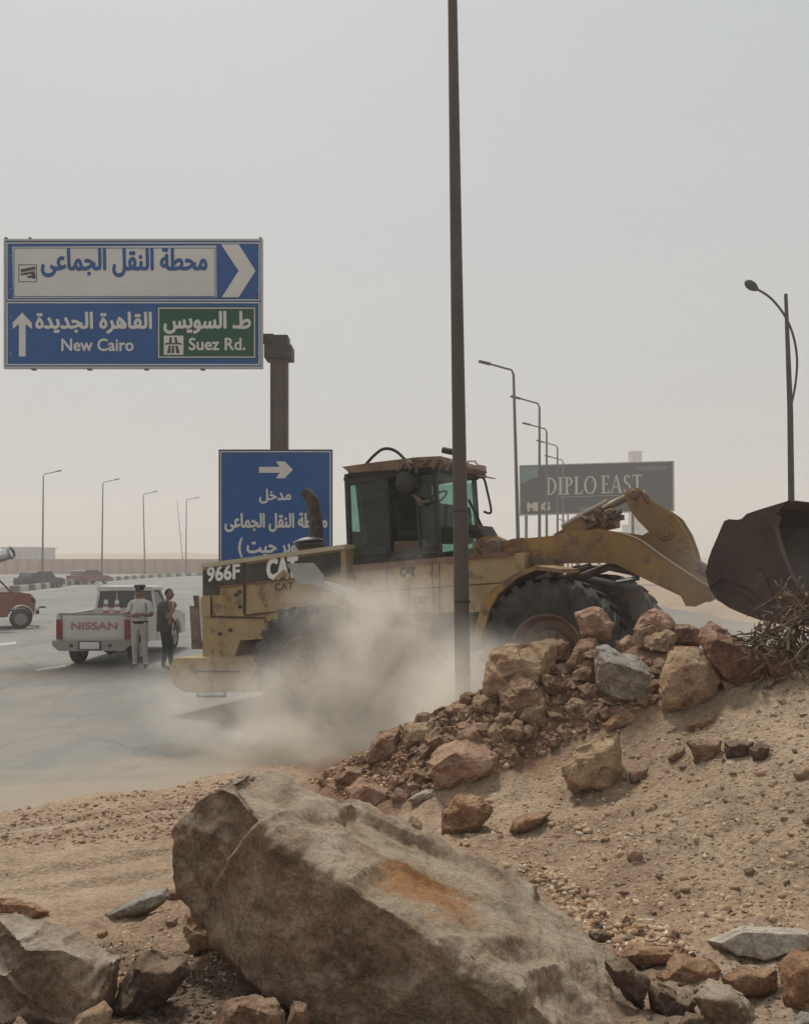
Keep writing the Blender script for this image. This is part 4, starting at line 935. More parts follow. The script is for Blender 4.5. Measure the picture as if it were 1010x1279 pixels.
skin_mesh('body', J2, E_, [M['skin'], M['maroonshirt'], M['clothblack'], M['soot'], M['clothdark']], mam, ma)
head_parts(ma, (.075, 0, 1.625), R(75), 'hair')
bm = B(); lathe(bm, [(.19, .84), (.195, .95), (.185, 1.1), (.19, 1.25), (.165, 1.38), (.1, 1.46)], (-.02, 0, 0), (0, 0, 1), 24)
for v in bm.verts: v.co.x = -.02 + (v.co.x + .02) * .8; v.co.y *= 1.12
bmesh.ops.delete(bm, geom=[v for v in bm.verts if v.co.x > .09 and abs(v.co.y) < .13], context='VERTS')
bmesh.ops.solidify(bm, geom=bm.faces, thickness=.012)
fin(bm, 'jacket', M['clothdark'], ma, 50)
bm = B(); hand(bm, (.24, -.16, 1.34), (.1, .1, 1), (-1, .2, 0)); fin(bm, 'hand', M['skin'], ma, 50)
bm = B(); hand(bm, (.18, .18, .98), (.6, 0, -1), (-.5, 0, -.3)); fin(bm, 'hand', M['skin'], ma, 50)

# ------------------------------------------------------------------ wheel loader
LO = Vector((-1.36, 10.98, 0)); lx = Vector((3.03, -1.63, .42)).normalized(); ly = Vector((1.63, 3.03, 0)).normalized(); lz = lx.cross(ly)
LM = Matrix((( lx.x, ly.x, lz.x, LO.x), (lx.y, ly.y, lz.y, LO.y), (lx.z, ly.z, lz.z, LO.z), (0, 0, 0, 1)))
ld = empty('wheel_loader', mtx=LM, label='dusty yellow wheel loader driving onto the rubble with raised bucket', cat='wheel loader')
CC = Vector((0, 0, HC))
def Lp(px, py, y, dx=0, dz=0):
    r = Vector(((px - 505) / F, 1, -(py - 700) / F)); t = (y - (CC - LO).dot(ly)) / r.dot(ly); p = CC + r * t - LO
    return Vector((p.dot(lx) + dx, y, p.dot(lz) + dz))
def lpoly(name, pts, y0, y1, mat, bev=.015, ref=None, parent=None, smooth=None):
    """prism whose near face, at local y = y0, is given by photo points; it runs back to y1"""
    bm = B(); prism(bm, [Lp(x, y, y0 if ref is None else ref) + Vector((0, 0 if ref is None else y0 - ref, 0)) for x, y in pts], (0, y1 - y0, 0))
    return fin(bm, name, M[mat] if isinstance(mat, str) else mat, parent or ld, smooth or 40, bev=bev)
def lbox(name, c, s, mat, bev=.015, rot=None, parent=None):
    bm = B(); box(bm, c, s, rot); return fin(bm, name, M[mat], parent or ld, 40, bev=bev)
# tyres with lugs
def big_wheel(cx, cz, y0, flip):
    w0 = .64; r = .865; c = Vector((cx, y0, cz)); ax = Vector((0, 1, 0))
    prof = [(r * .50, .06), (r * .56, .02), (r * .74, -.005), (r * .88, .015), (r * .935, .05), (r * .95, .12), (r * .95, w0 - .12), (r * .935, w0 - .05), (r * .88, w0 - .015), (r * .74, w0 + .005), (r * .56, w0 - .02), (r * .50, w0 - .06)]
    bm = B(); lathe(bm, prof, c, ax, 64, True); t = fin(bm, 'wheel', M['rubber'], ld, 50)
    # tread lugs, each a bar slanting from shoulder to centre
    N = 26; lugme = None
    for side in (0, 1):
        bm = B(); y_a, y_b = (.0, w0 * .50) if side == 0 else (w0, w0 * .50)
        sg = 1; pts = []
        for (yy, a, rr) in ((y_a + (.015 if side == 0 else -.015), 0, r * .87), (y_a + (.03 if side == 0 else -.03), .01, r * .985), (y_a + (.12 if side == 0 else -.12), .03, r * 1.0), (y_b, .16, r * 1.0)):
            pts.append((yy, a, rr))
        wv = .062
        rows = []
        for yy, a, rr in pts:
            rows.append([bm.verts.new(((rr - d_) * math.cos(a + o_), yy, (rr - d_) * math.sin(a + o_))) for d_, o_ in ((.07, -wv), (0, -wv * .8), (0, wv * .8), (.07, wv))])
        for ra, rb in zip(rows, rows[1:]):
            for q_ in range(3): bm.faces.new((ra[q_], ra[q_ + 1], rb[q_ + 1], rb[q_]))
        bm.faces.new(rows[0]); bm.faces.new(rows[-1][::-1])
        o = fin(bm, 'tread_lug', M['rubber'], t, None)
        o.location = c
        for k in range(1, N):
            q_ = o.copy(); C.objects.link(q_); q_.parent = t; q_.rotation_euler = (0, 2 * math.pi * k / N, 0)
        o.rotation_euler = (0, 0, 0)
    s = -1
    for (yy, dr_) in ((0, 1), (w0, -1)):
        bm = B(); prof = [(0, .10), (.13, .09), (.15, .16), (.24, .17), (.27, .24), (.36, .22), (.40, .10), (.42, .05), (.445, .045), (.45, .07), (.43, .12), (.43, .3)]
        lathe(bm, prof, Vector((cx, y0 + yy, cz)), Vector((0, dr_, 0)), 40); rm = fin(bm, 'rim', M['rim'], t, 40)
    bm = B()
    for k in range(12):
        a = 2 * math.pi * k / 12; p = Vector((cx + .2 * math.cos(a), y0 + .16, cz + .2 * math.sin(a))); tube(bm, [p, p - Vector((0, .03, 0))], .017, 6)
    fin(bm, 'wheel_nuts', M['hyd'], t, 40)
for cx in (.06, 3.53):
    for y0 in (0, 2.26): big_wheel(cx, .865, y0, 0)
# rear frame and engine hood
lpoly('hood', [(253, 708), (431, 684), (433, 770), (425, 792), (300, 800), (292, 822), (253, 822)], .55, 2.35, 'yellow', .03)
lpoly('hood_top_trim', [(251.5, 704), (430, 680), (430, 685.5), (251.5, 709.5)], .50, 2.4, 'cream', .012)
lpoly('black_band', [(253, 713), (424, 689), (424, 713.5), (368, 721), (273, 732), (273, 743), (253, 743)], .53, .555, 'black', .004)
lpoly('band_trim', [(273, 732), (368, 721.5), (424, 714), (424, 716), (368, 723.8), (273, 734.5)], .526, .545, 'rustred', 0)
for px in (303.5, 262): lpoly('panel_seam', [(px, 700 if px > 300 else 745), (px + 1.3, 700 if px > 300 else 745), (px + 1.8, 768), (px, 768)], .522, .552, 'soot', 0)
lpoly('lower_seam', [(262, 769), (330, 771), (330, 773), (262, 771.5)], .53, .552, 'soot', 0)
lpoly('side_seam', [(305, 768), (395, 757), (395, 758.6), (305, 770)], .53, .552, 'soot', 0)
lpoly('corner_panel', [(251, 745), (262, 745), (262, 770), (251, 770)], .50, .556, 'yellow', .008)
for (x, y) in ((292, 741), (297, 756), (296, 737), (285, 785), (272, 790)): lpoly('latch', [(x, y), (x + 4, y), (x + 4, y + 4), (x, y + 4)], .53, .56, 'dark', .004)
def ltext(body, x0, y0, x1, y1, y, mat, bold=.06, name='lettering', slope=0):
    O = Lp(x0, y1, y); U = Lp(x1, y1 + slope, y) - O; V = Lp(x0, y0, y) - O
    return text(name, body, O, U, V, M[mat], ld, bold, world=False)
ltext('966F', 259, 709, 299, 726.5, .521, 'white', .05, slope=-4)
ltext('CAT', 334, 699, 371, 723, .521, 'white', .075, slope=-3)
ltext('CAT', 343, 729, 366, 738, .54, 'letter_black', .02, slope=-2)
bm = B(); prism(bm, [Lp(342, 723, .518), Lp(354, 711, .518), Lp(366, 720, .518)], (0, -.003, 0)); fin(bm, 'logo_triangle', M['yellow'], ld)
# counterweight
lpoly('counterweight', [(214, 829), (219, 822), (335, 822), (335, 865), (230, 865), (217, 856), (214, 848)], .30, 2.6, 'yellow', .05)
lpoly('counterweight_groove', [(245, 838), (300, 838), (300, 840), (245, 840)], .285, .31, 'soot', 0)
bm = B(); 
for a, b in (((247, 865), (247, 870)), ((281, 865), (281, 870)), ((246, 870), (282, 870))): tube(bm, [Lp(*a, .36), Lp(*b, .36)], .018, 6)
fin(bm, 'rear_step', M['dark'], ld, 40)
lpoly('rear_frame', [(300, 790), (430, 780), (600, 775), (600, 812), (300, 850)], .85, 2.05, 'soot', .03)
# rear guard beside the counterweight
lpoly('rear_guard', [(236.5, 757), (247, 756), (250, 800), (239, 802)], 2.35, 2.5, 'rustroof', .02)
lpoly('guard_post', [(241, 744), (245, 744), (248, 760), (243, 760)], 2.35, 2.42, 'hyd', .01)
lpoly('guard_base', [(239, 800), (256, 796), (256, 811), (239, 811)], 2.3, 2.55, 'hyd', .02)
bm = B(); tube(bm, [Lp(251, 748, 1.9), Lp(252.5, 775, 1.9), Lp(254, 800, 1.9)], .035, 8); fin(bm, 'handrail', M['carwhite'], ld, 40)
# bent rear fender
bm = B(); nr = [Lp(358, 704, .02), Lp(391, 703, .02), Lp(404, 719, .02), Lp(404, 728, .02), Lp(371, 729, .02)]
prism(bm, nr, (0, .02, 0)); fin(bm, 'fender_plate', M['steel'], ld, bev=.004)
bm = B(); cv = arcpts([Lp(371, 729, 0), Lp(393, 731, 0), Lp(415, 739, 0), Lp(432, 749, 0), Lp(447, 761, 0)], 14); cu = arcpts([Lp(371, 725, 0), Lp(397, 727, 0), Lp(420, 735, 0), Lp(437, 745, 0), Lp(452, 758, 0)], 14)
prism(bm, cu + cv[::-1], (0, .62, 0)); fin(bm, 'rear_fender', M['steel'], ld, 40)
bm = B(); cv = arcpts([Lp(404, 722, .3), Lp(422, 725, .3), Lp(440, 735, .3), Lp(452, 748, .3)], 10); prism(bm, cv + [Lp(448, 757, .3), Lp(425, 742, .3), Lp(404, 730, .3)], (0, .4, 0)); fin(bm, 'fender_top', M['yellow'], ld, 40)
# stack and pre-cleaner
bm = B(); tube(bm, arcpts([Lp(397, 690, 1.2), Lp(395, 660, 1.2), Lp(392, 635, 1.2), Lp(389, 624, 1.2), Lp(381, 614, 1.2)], 18), [.115, .115, .11, .11, .11, .105, .105, .1, .1, .1, .1, .1, .1, .095, .09, .09, .085][:17], 14, cap=False)
fin(bm, 'exhaust_stack', M['soot'], ld, 50)
bm = B(); c_ = Lp(387, 690, 1.0); lathe(bm, [(.0, .0), (.17, .0), (.17, .07), (.21, .10), (.21, .13), (.12, .17), (0, .18)], c_, (0, 0, 1), 24); fin(bm, 'air_cleaner', M['dark'], ld, 40)
bm = B(); c_ = Lp(385, 676.5, 1.0); lathe(bm, [(.215, .0), (.225, .0), (.225, .02), (.10, .06), (0, .065)], c_, (0, 0, 1), 24); fin(bm, 'cleaner_cap', M['steel'], ld, 40)
# body under the cab
lpoly('cab_base', [(443, 712), (560, 698), (655, 690), (652, 760), (588, 765), (586, 765), (560, 765), (450, 766)], .62, 2.3, 'yellow', .02)
lpoly('base_rail', [(440, 706), (640, 688), (640, 694), (443, 712.5)], .58, 2.3, 'rustred', .01)
lpoly('lower_box', [(505, 737), (540, 736), (540, 765), (505, 766)], .585, .65, 'yellow', .012)
for a, b in (((482, 707), (482, 738)), ((539, 700), (539, 736)), ((548, 700), (548, 765)), ((510, 737), (510, 765))): lpoly('panel_seam', [a, (a[0] + 1, a[1]), (b[0] + 1, b[1]), b], .575 if a[0] == 510 else .612, .63, 'soot', 0)
lpoly('body_seam', [(447, 740), (630, 727), (630, 728.2), (447, 741.4)], .612, .63, 'soot', 0)
ltext('CAT', 500, 709, 518, 720, .612, 'letter_black', .09)
ltext('CAT', 517.5, 745, 533, 754, .58, 'letter_black', .09)
bm = B(); prism(bm, [Lp(504, 722, .60), Lp(510, 715, .60), Lp(516, 722, .60)], (0, -.003, 0)); fin(bm, 'logo_triangle', M['cream'], ld)
lpoly('fuel_tank', [(455, 766), (590, 763), (600, 790), (580, 805), (455, 806)], .72, 2.1, 'soot', .04)
lpoly('articulation_joint', [(580, 740), (640, 730), (640, 800), (580, 805)], 1.0, 1.9, 'soot', .03)
# cab
y0, y1 = .75, 2.15
cab = bpy.data.objects.new('cab', None); C.objects.link(cab); cab.parent = ld
def cabprism(name, P4, off, mat, bev=0, smooth=None):
    bm = B(); prism(bm, P4, off); return fin(bm, name, mat if not isinstance(mat, str) else M[mat], cab, smooth, bev=bev)
rb, rt, fb, ft = Lp(436, 702, y0), Lp(432, 592, y0), Lp(548, 694, y0), Lp(541, 583, y0)
def P_(a, b, t): return a + (b - a) * t
def post(name, a, b, wx, wy, mat='frame'):
    bm = B(); prism(bm, [a + Vector((-wx, 0, 0)), a + Vector((wx, 0, 0)), b + Vector((wx, 0, 0)), b + Vector((-wx, 0, 0))], (0, wy, 0)); return fin(bm, name, M[mat], cab, bev=.008)
for yy in (0, y1 - y0 - .06):
    o_ = Vector((0, yy, 0))
    post('rear_post', rb + o_, rt + o_, .032, .06); post('front_post', fb + o_, ft + o_, .03, .06)
    post('lower_rail', (rb + fb) / 2 + o_, (rb + fb) / 2 + Vector((0, 0, .09)) + o_, (fb.x - rb.x) / 2, .06)
    post('upper_rail', (rt + ft) / 2 - Vector((0, 0, .10)) + o_, (rt + ft) / 2 + o_, (ft.x - rt.x) / 2, .06)
mb, mt = P_(rb, fb, .46), P_(rt, ft, .46)
post('middle_post', mb, mt, .03, .06)
# panes
pane = lambda a, b, c, d, off, nm='window_pane': cabprism(nm, [a, b, c, d], off, M['glass'])
pane(rb + Vector((.03, .02, .08)), mb + Vector((-.03, .02, .08)), mt + Vector((-.03, .02, -.1)), rt + Vector((.03, .02, -.1)), (0, .012, 0))
pane(P_(rb, fb, .80) + Vector((0, .02, .08)), fb + Vector((-.03, .02, .08)), ft + Vector((-.03, .02, -.1)), P_(rt, ft, .80) + Vector((0, .02, -.1)), (0, .012, 0))
pane(mb + Vector((.03, 1.35, .08)), fb + Vector((-.03, 1.35, .08)), ft + Vector((-.03, 1.35, -.1)), mt + Vector((.03, 1.35, -.1)), (0, .012, 0))
pane(fb + Vector((.02, .06, .0)), fb + Vector((.02, 1.34, .0)), ft + Vector((.02, 1.34, -.05)), ft + Vector((.02, .06, -.05)), (.012, 0, 0), 'windscreen')
pane(rb + Vector((0, .06, .45)), rb + Vector((0, 1.34, .45)), rt + Vector((0, 1.34, -.12)), rt + Vector((0, .06, -.12)), (.012, 0, 0), 'rear_window')
cabprism('back_panel', [rb + Vector((.0, .06, 0)), rb + Vector((.0, 1.34, 0)), rb + Vector((.0, 1.34, .44)), rb + Vector((.0, .06, .44))], (.04, 0, 0), 'frame')
post('door_post', P_(rb, fb, .80), P_(rt, ft, .80), .02, .05)
# open door swung back: a tinted pane in a frame, plus dark lining of the cab interior
bm = B(); box(bm, (rb.x + (fb.x - rb.x) * .30, 2.09, (rb.z + rt.z) / 2 - .05), ((fb.x - rb.x) * .50, .03, 1.05)); fin(bm, 'far_door', M['frame'], cab, bev=.01)
bm = B(); box(bm, ((rb.x + fb.x) / 2, 1.5, rt.z - .06), ((fb.x - rb.x) * .98, 1.4, .05)); fin(bm, 'headliner', M['seat'], cab, bev=.01)
bm = B(); box(bm, (rb.x + .17, 1.50, rb.z + .72), (.10, 1.16, .95)); fin(bm, 'rear_bulkhead', M['seat'], cab, bev=.03)
bm = B(); box(bm, (mb.x + .14, 1.5, rb.z + .30), (.5, .52, .14)); box(bm, (mb.x - .1, 1.5, rb.z + .66), (.13, .5, .72), Matrix.Rotation(R(-8), 3, 'Y')); box(bm, (mb.x - .12, 1.5, rb.z + 1.08), (.09, .28, .18)); fin(bm, 'seat', M['seat'], cab, bev=.04)
bm = B(); box(bm, (mb.x + .14, 1.5, rb.z + .11), (.4, .4, .22)); fin(bm, 'seat_base', M['frame'], cab, bev=.02)
lpoly('door_sill_box', [(492, 676), (532, 675), (532, 688), (492, 690)], .95, 1.2, 'rustroof', .02, parent=cab)
bm = B(); sc = Vector((fb.x - .32, 1.5, rb.z + .78)); lathe(bm, [(.19, -.015), (.21, 0), (.19, .015), (.175, 0)], sc, (-.55, 0, 1), 24, True); tube(bm, [sc, sc + Vector((.2, 0, -.5))], .035, 8); fin(bm, 'steering_wheel', M['frame'], cab, 60)
bm = B(); box(bm, (fb.x - .12, 1.5, rb.z + .38), (.22, 1.1, .55)); fin(bm, 'dashboard', M['seat'], cab, bev=.04)
bm = B(); tube(bm, arcpts([Lp(507, 590, .74), Lp(508, 605, .70), Lp(511, 618, .72)], 8), [.075, .14, .15, .16, .16, .15, .13, .09, .04][:9], 10); fin(bm, 'hanging_work_light', M['frame'], cab, 50)
bm = B(); tube(bm, [Lp(515, 618, .68), Lp(527, 627, .66), Lp(536, 626, .66)], .022, 6); tube(bm, [Lp(521, 622, .68), Lp(527, 632, .68)], .03, 6); fin(bm, 'light_bracket', M['hyd'], cab, 40)
# roof
ra, rf_ = Lp(427, 584, .66), Lp(556, 571, .66)
bm = B(); prism(bm, [Lp(427, 583, .66), Lp(470, 577, .66), Lp(520, 571, .66), Lp(550, 569.5, .66), Lp(554, 576, .66), Lp(550, 582, .66), Lp(436, 590.5, .66)], (0, 1.5, 0)); fin(bm, 'roof', M['rustroof'], cab, 40, bev=.015)
bm = B(); prism(bm, [Lp(434, 589, .74), Lp(548, 581, .74), Lp(546, 588, .74), Lp(437, 596, .74)], (0, 1.4, 0)); fin(bm, 'roof_lining', M['frame'], cab, 40, bev=.01)
bm = B(); tube(bm, arcpts([Lp(455, 582, .9), Lp(468, 568, .9), Lp(480, 560.5, .9), Lp(495, 564, .9), Lp(512, 581, .75)], 30), .022, 8); fin(bm, 'hose', M['clothblack'], cab, 40)
bm = B(); tube(bm, [Lp(553, 562, .85), Lp(568, 565, .85)], .045, 10); tube(bm, [Lp(567, 565, .85), Lp(572, 575, .8)], .03, 8); fin(bm, 'roof_lamp', M['dark'], cab, 40)
bm = B()
for k in range(26):
    a = Lp(500 + random.random() * 70, 574 + random.random() * 8, .63 + random.random() * .05); tube(bm, [a, a + Vector((random.uniform(-.12, .12), random.uniform(-.04, .02), random.uniform(-.12, .03)))], random.uniform(.012, .03), 5)
o = fin(bm, 'cable_bundle', M['hyd'], cab, 40); o['kind'] = 'stuff'
# front right lamp bracket, mirror and wipers (far front corner)
yf = 2.2
bm = B()
for a, b in (((584, 576), (593, 576)), ((593, 576), (600, 586)), ((584, 578), (597, 593)), ((584, 592), (607, 594)), ((601, 582), (601, 593)), ((584, 576), (584, 592))): tube(bm, [Lp(*a, yf), Lp(*b, yf)], .014, 6)
fin(bm, 'lamp_bracket', M['cream'], cab, 40)
lpoly('front_lamp', [(596, 580), (603, 581), (603, 590), (598, 589)], yf - .08, yf + .05, 'bumper', .01, parent=cab)
lpoly('windscreen_visor', [(584, 591), (606, 594), (606, 595.5), (584, 593)], yf - .3, yf + .1, 'steel', .002, parent=cab)
bm = B(); tube(bm, arcpts([Lp(597, 596, yf), Lp(604, 598, yf), Lp(608, 612, yf), Lp(613, 636, yf), Lp(611, 641, yf), Lp(604, 639, yf)], 22), .018, 7); fin(bm, 'mirror_frame', M['frame'], cab, 40)
bm = B(); tube(bm, [Lp(585, 624, 1.4), Lp(597, 648, 1.5), Lp(607, 669, 1.6)], .018, 6); fin(bm, 'wiper', M['frame'], cab, 40)
lpoly('dash_cover', [(585, 655), (596, 656), (606, 672), (585, 672)], 1.35, 1.9, 'soot', .02, parent=cab)
# front frame tower
lpoly('loader_tower', [(590, 678), (602, 671), (618, 669), (629, 674), (646, 712), (640, 760), (604, 764), (592, 735)], .98, 1.1, 'yellow_clean', .02)
lpoly('loader_tower', [(590, 678), (602, 671), (618, 669), (629, 674), (646, 712), (640, 760), (604, 764), (592, 735)], 2.05, 2.2, 'yellow_clean', .02, ref=.98)
bm = B(); c_ = Lp(615, 686, .80)
lathe(bm, [(0, -.02), (.05, -.02), (.05, 0), (.12, 0), (.12, .06), (.15, .08), (.15, .3)], c_, (0, 1, 0), 24); fin(bm, 'pivot_pin', M['hyd'], ld, 40)
bm = B(); random.seed(3)
for k in range(9):
    a = Lp(590 + random.random() * 18, 678 + random.random() * 30, .9); tube(bm, arcpts([a, a + Vector((.12, -.05, -.15)), a + Vector((.05, .02, -.32))], 8), .018, 6)
fin(bm, 'hydraulic_hoses', M['dark'], ld, 40)
# front fender over the near wheel: a folded strip with depth
fo = [(588, 806), (592, 790), (601, 755), (615, 735), (640, 718), (668, 706.5), (700, 711), (702, 716), (668, 712), (645, 722), (622, 742), (613, 757), (601, 795), (598, 806)]
lpoly('front_fender', fo, -.02, .70, 'yellow_clean', .006)
lpoly('front_fender', fo, 2.2, 2.92, 'yellow_clean', .006, ref=-.02)
lpoly('front_frame', [(600, 745), (640, 725), (720, 722), (780, 735), (790, 775), (700, 800), (600, 800)], .95, 1.95, 'soot', .04)
lpoly('front_axle', [(660, 780), (720, 780), (720, 830), (660, 830)], .5, 2.4, 'soot', .04)
lpoly('fender_bracket', [(650, 694), (691, 698), (700, 716), (690, 722), (680, 703), (650, 702)], .75, .83, 'hyd', .01)
bm = B(); tube(bm, [Lp(700, 730, .9), Lp(722, 712, .9), Lp(738, 706, .9)], [.05, .05, .03], 8); tube(bm, [Lp(722, 722, 1.0), Lp(760, 708, 1.0), Lp(800, 716, 1.0)], .05, 8); fin(bm, 'lift_cylinder', M['hyd'], ld, 40)
bm = B(); tube(bm, [Lp(770, 727, 1.0), Lp(798, 722, 1.0)], .03, 8); fin(bm, 'cylinder_rod', M['chrome'], ld, 40)
lpoly('frame_lug', [(703, 722), (716, 707), (727, 706), (732, 718), (735, 730), (705, 735)], 1.05, 1.2, 'hyd', .015)
# lift arms
arm = [(601, 684), (612, 679), (640, 674), (690, 669), (720, 663), (748, 661), (775, 665), (800, 675), (830, 697), (860, 717), (885, 733), (890, 748), (878, 753), (868, 758), (856, 757), (850, 745), (842, 741), (800, 721), (770, 705), (750, 703), (700, 704), (660, 701), (628, 697), (604, 696)]
lpoly('lift_arm', arm, .84, .99, 'yellow_clean', .012)
lpoly('lift_arm', arm, 2.0, 2.15, 'yellow_clean', .012, ref=.84)
bm = B(); tube(bm, arcpts([Lp(775, 665, .83), Lp(800, 675, .83), Lp(830, 697, .83), Lp(860, 717, .83), Lp(885, 733, .83)], 20), .012, 6); fin(bm, 'grease_line', M['cream'], ld, 40)
bm = B(); a, b = Lp(765, 690, 1.0), Lp(765, 690, 2.0); tube(bm, [a, b], .13, 16); fin(bm, 'cross_tube', M['yellow_clean'], ld, 40)
# tilt cylinder, lever and link in the middle of the machine
ym = 1.38
lpoly('lever_support', [(690, 668), (715, 654), (735, 645), (752, 640), (766, 640), (766, 658), (748, 662), (720, 665), (700, 670)], ym - .1, ym + .25, 'yellow_clean', .02)
bm = B(); tube(bm, [Lp(705, 662, ym + .1), Lp(735, 645, ym + .1), Lp(762, 631, ym + .1)], [.09, .095, .095], 14); fin(bm, 'tilt_cylinder', M['hyd'], ld, 40)
bm = B(); tube(bm, [Lp(758, 633, ym + .1), Lp(790, 618, ym + .1)], .05, 12); fin(bm, 'tilt_rod', M['steel'], ld, 40)
bm = B(); tube(bm, [Lp(752, 634, ym - .02), Lp(787, 616, ym - .02)], .022, 8); fin(bm, 'tilt_guide_rod', M['cream'], ld, 40)
bm = B()
for k in range(14):
    a = Lp(732 + random.random() * 34, 636 + random.random() * 18, ym - .12); tube(bm, arcpts([a, a + Vector((random.uniform(-.1, .15), -.05, random.uniform(-.12, .1))), a + Vector((random.uniform(-.15, .15), 0, random.uniform(-.15, .02)))], 6), random.uniform(.014, .035), 6)
fin(bm, 'valve_hoses', M['hyd'], ld, 40)
lever = [(779, 617), (786, 611), (797, 612), (806, 622), (822, 631), (840, 643), (846, 648), (858, 668), (866, 690), (871, 712), (860, 715), (845, 706), (822, 694), (800, 684), (800, 670), (810, 664), (796, 650), (786, 636)]
for yy in (ym - .12, ym + .26): lpoly('tilt_lever', lever, yy, yy + .07, 'yellow_clean', .01, ref=ym - .12)
bm = B(); c_ = Lp(829, 664, ym - .2); lathe(bm, [(0, .04), (.06, .04), (.065, .06), (.10, .06), (.11, .08), (.11, .55)], c_, (0, 1, 0), 24); fin(bm, 'lever_pin', M['yellow_clean'], ld, 40)
bm = B(); c_ = Lp(791, 617, ym - .16); lathe(bm, [(0, 0), (.05, 0), (.07, .02), (.07, .5), (0, .5)], c_, (0, 1, 0), 16); fin(bm, 'rod_pin', M['rustroof'], ld, 40)
bm = B(); tube(bm, arcpts([Lp(789, 612, ym - .1), Lp(800, 614, ym - .1), Lp(806, 624, ym - .12)], 8), .02, 6); tube(bm, arcpts([Lp(784, 613, ym - .1), Lp(795, 611, ym - .1), Lp(810, 628, ym - .12)], 8), .02, 6); fin(bm, 'lever_hoses', M['rustred'], ld, 40)
bm = B(); tube(bm, [Lp(862, 702, ym + .1), Lp(880, 712, ym + .1), Lp(895, 722, ym + .1)], .075, 12); fin(bm, 'bucket_link', M['hyd'], ld, 40)
# bucket
bk = bpy.data.objects.new('bucket', None); C.objects.link(bk); bk.parent = ld
O_b = LM @ Lp(886, 700, -.05); th_ = math.atan2(-lx.y, lx.x) + R(20)
hb = Vector((math.cos(th_), -math.sin(th_), 0)); nb2 = Vector((math.sin(th_), math.cos(th_), 0)); BW = 3.05; IL = LM.inverted()
def Bp(px, py, y=0):
    r = Vector(((px - 505) / F, 1, -(py - 700) / F)); t = (y - (CC - O_b).dot(nb2)) / r.dot(nb2); return CC + r * t
def bfin(bm, name, mat, smooth=40, bev=0):
    bm.transform(IL); return fin(bm, name, M[mat], bk, smooth, bev=bev)
bout = [(884, 712), (884, 722), (889, 736), (899, 750), (912, 759), (930, 767), (950, 774), (972, 779), (1000, 781)]
bup = [(886, 700), (890, 688), (897, 672), (902, 660), (906, 651), (912, 648.5), (922, 649.5), (928, 648), (934, 642), (950, 636.5), (985, 626)]
outer = [Bp(x, y) for x, y in (bup[::-1] + bout)]; lip = Bp(1040, 782); cen_b = Bp(965, 705)
pin = [p + (cen_b - p).normalized() * .05 for p in outer] + [lip + Vector((0, 0, .05)) - hb * .05]
bm = B(); prism(bm, outer + [lip] + pin[::-1], nb2 * BW); bfin(bm, 'bucket_shell', 'bucket')
front = [(1022, 768), (1000, 748), (986, 726), (976, 700), (969, 676), (964, 655), (970, 642)]
side = outer + [lip] + [Bp(x, y) for x, y in front]
for off_ in (-.035, BW):
    bm = B(); prism(bm, [p + nb2 * off_ for p in side], nb2 * .035); bfin(bm, 'side_plate', 'bucket', 30, .006)
def bpoly(name, pts, off_, th, mat, bev=.008):
    bm = B(); prism(bm, [Bp(x, y) + nb2 * off_ for x, y in pts], nb2 * th); bfin(bm, name, mat, 30, bev)
bpoly('side_rib', [(884, 712), (905, 708), (940, 706), (956, 716), (968, 745), (960, 754), (942, 736), (905, 722), (889, 734)], -.06, .03, 'bucket')
bpoly('wear_plate', [(889, 736), (928, 743), (945, 756), (985, 760), (1006, 778), (972, 778), (930, 766), (899, 750)], -.055, .03, 'bucket')
bpoly('edge_strip', [(970, 642), (964, 655), (969, 676), (976, 700), (986, 726), (1000, 748), (1022, 768), (1028, 765), (1006, 743), (992, 722), (982, 698), (974, 674), (970, 657), (974, 645)], -.06, .09, 'bucket')
t0_, t1_ = Bp(985, 626), Bp(978, 632)
bm = B(); prism(bm, [t0_ + Vector((0, 0, .015)), t0_ + hb * .06, t1_ + Vector((0, 0, -.03)), t1_ - hb * .03], nb2 * BW); bfin(bm, 'spill_guard_edge', 'bucket')
bm = B(); prism(bm, [lip - hb * .05 - Vector((0, 0, .02)), lip + hb * .2, lip + hb * .2 + Vector((0, 0, .012)), lip - hb * .05 + Vector((0, 0, .05))], nb2 * BW); bfin(bm, 'cutting_edge', 'bucket')
for k in range(8):
    c_ = lip + nb2 * (.12 + k * (BW - .24) / 7); bm = B(); prism(bm, [c_ - nb2 * .05 + hb * .05, c_ - nb2 * .03 + hb * .34, c_ + nb2 * .03 + hb * .34, c_ + nb2 * .05 + hb * .05], (0, 0, .05)); bfin(bm, 'tooth', 'steel', 30, .008)
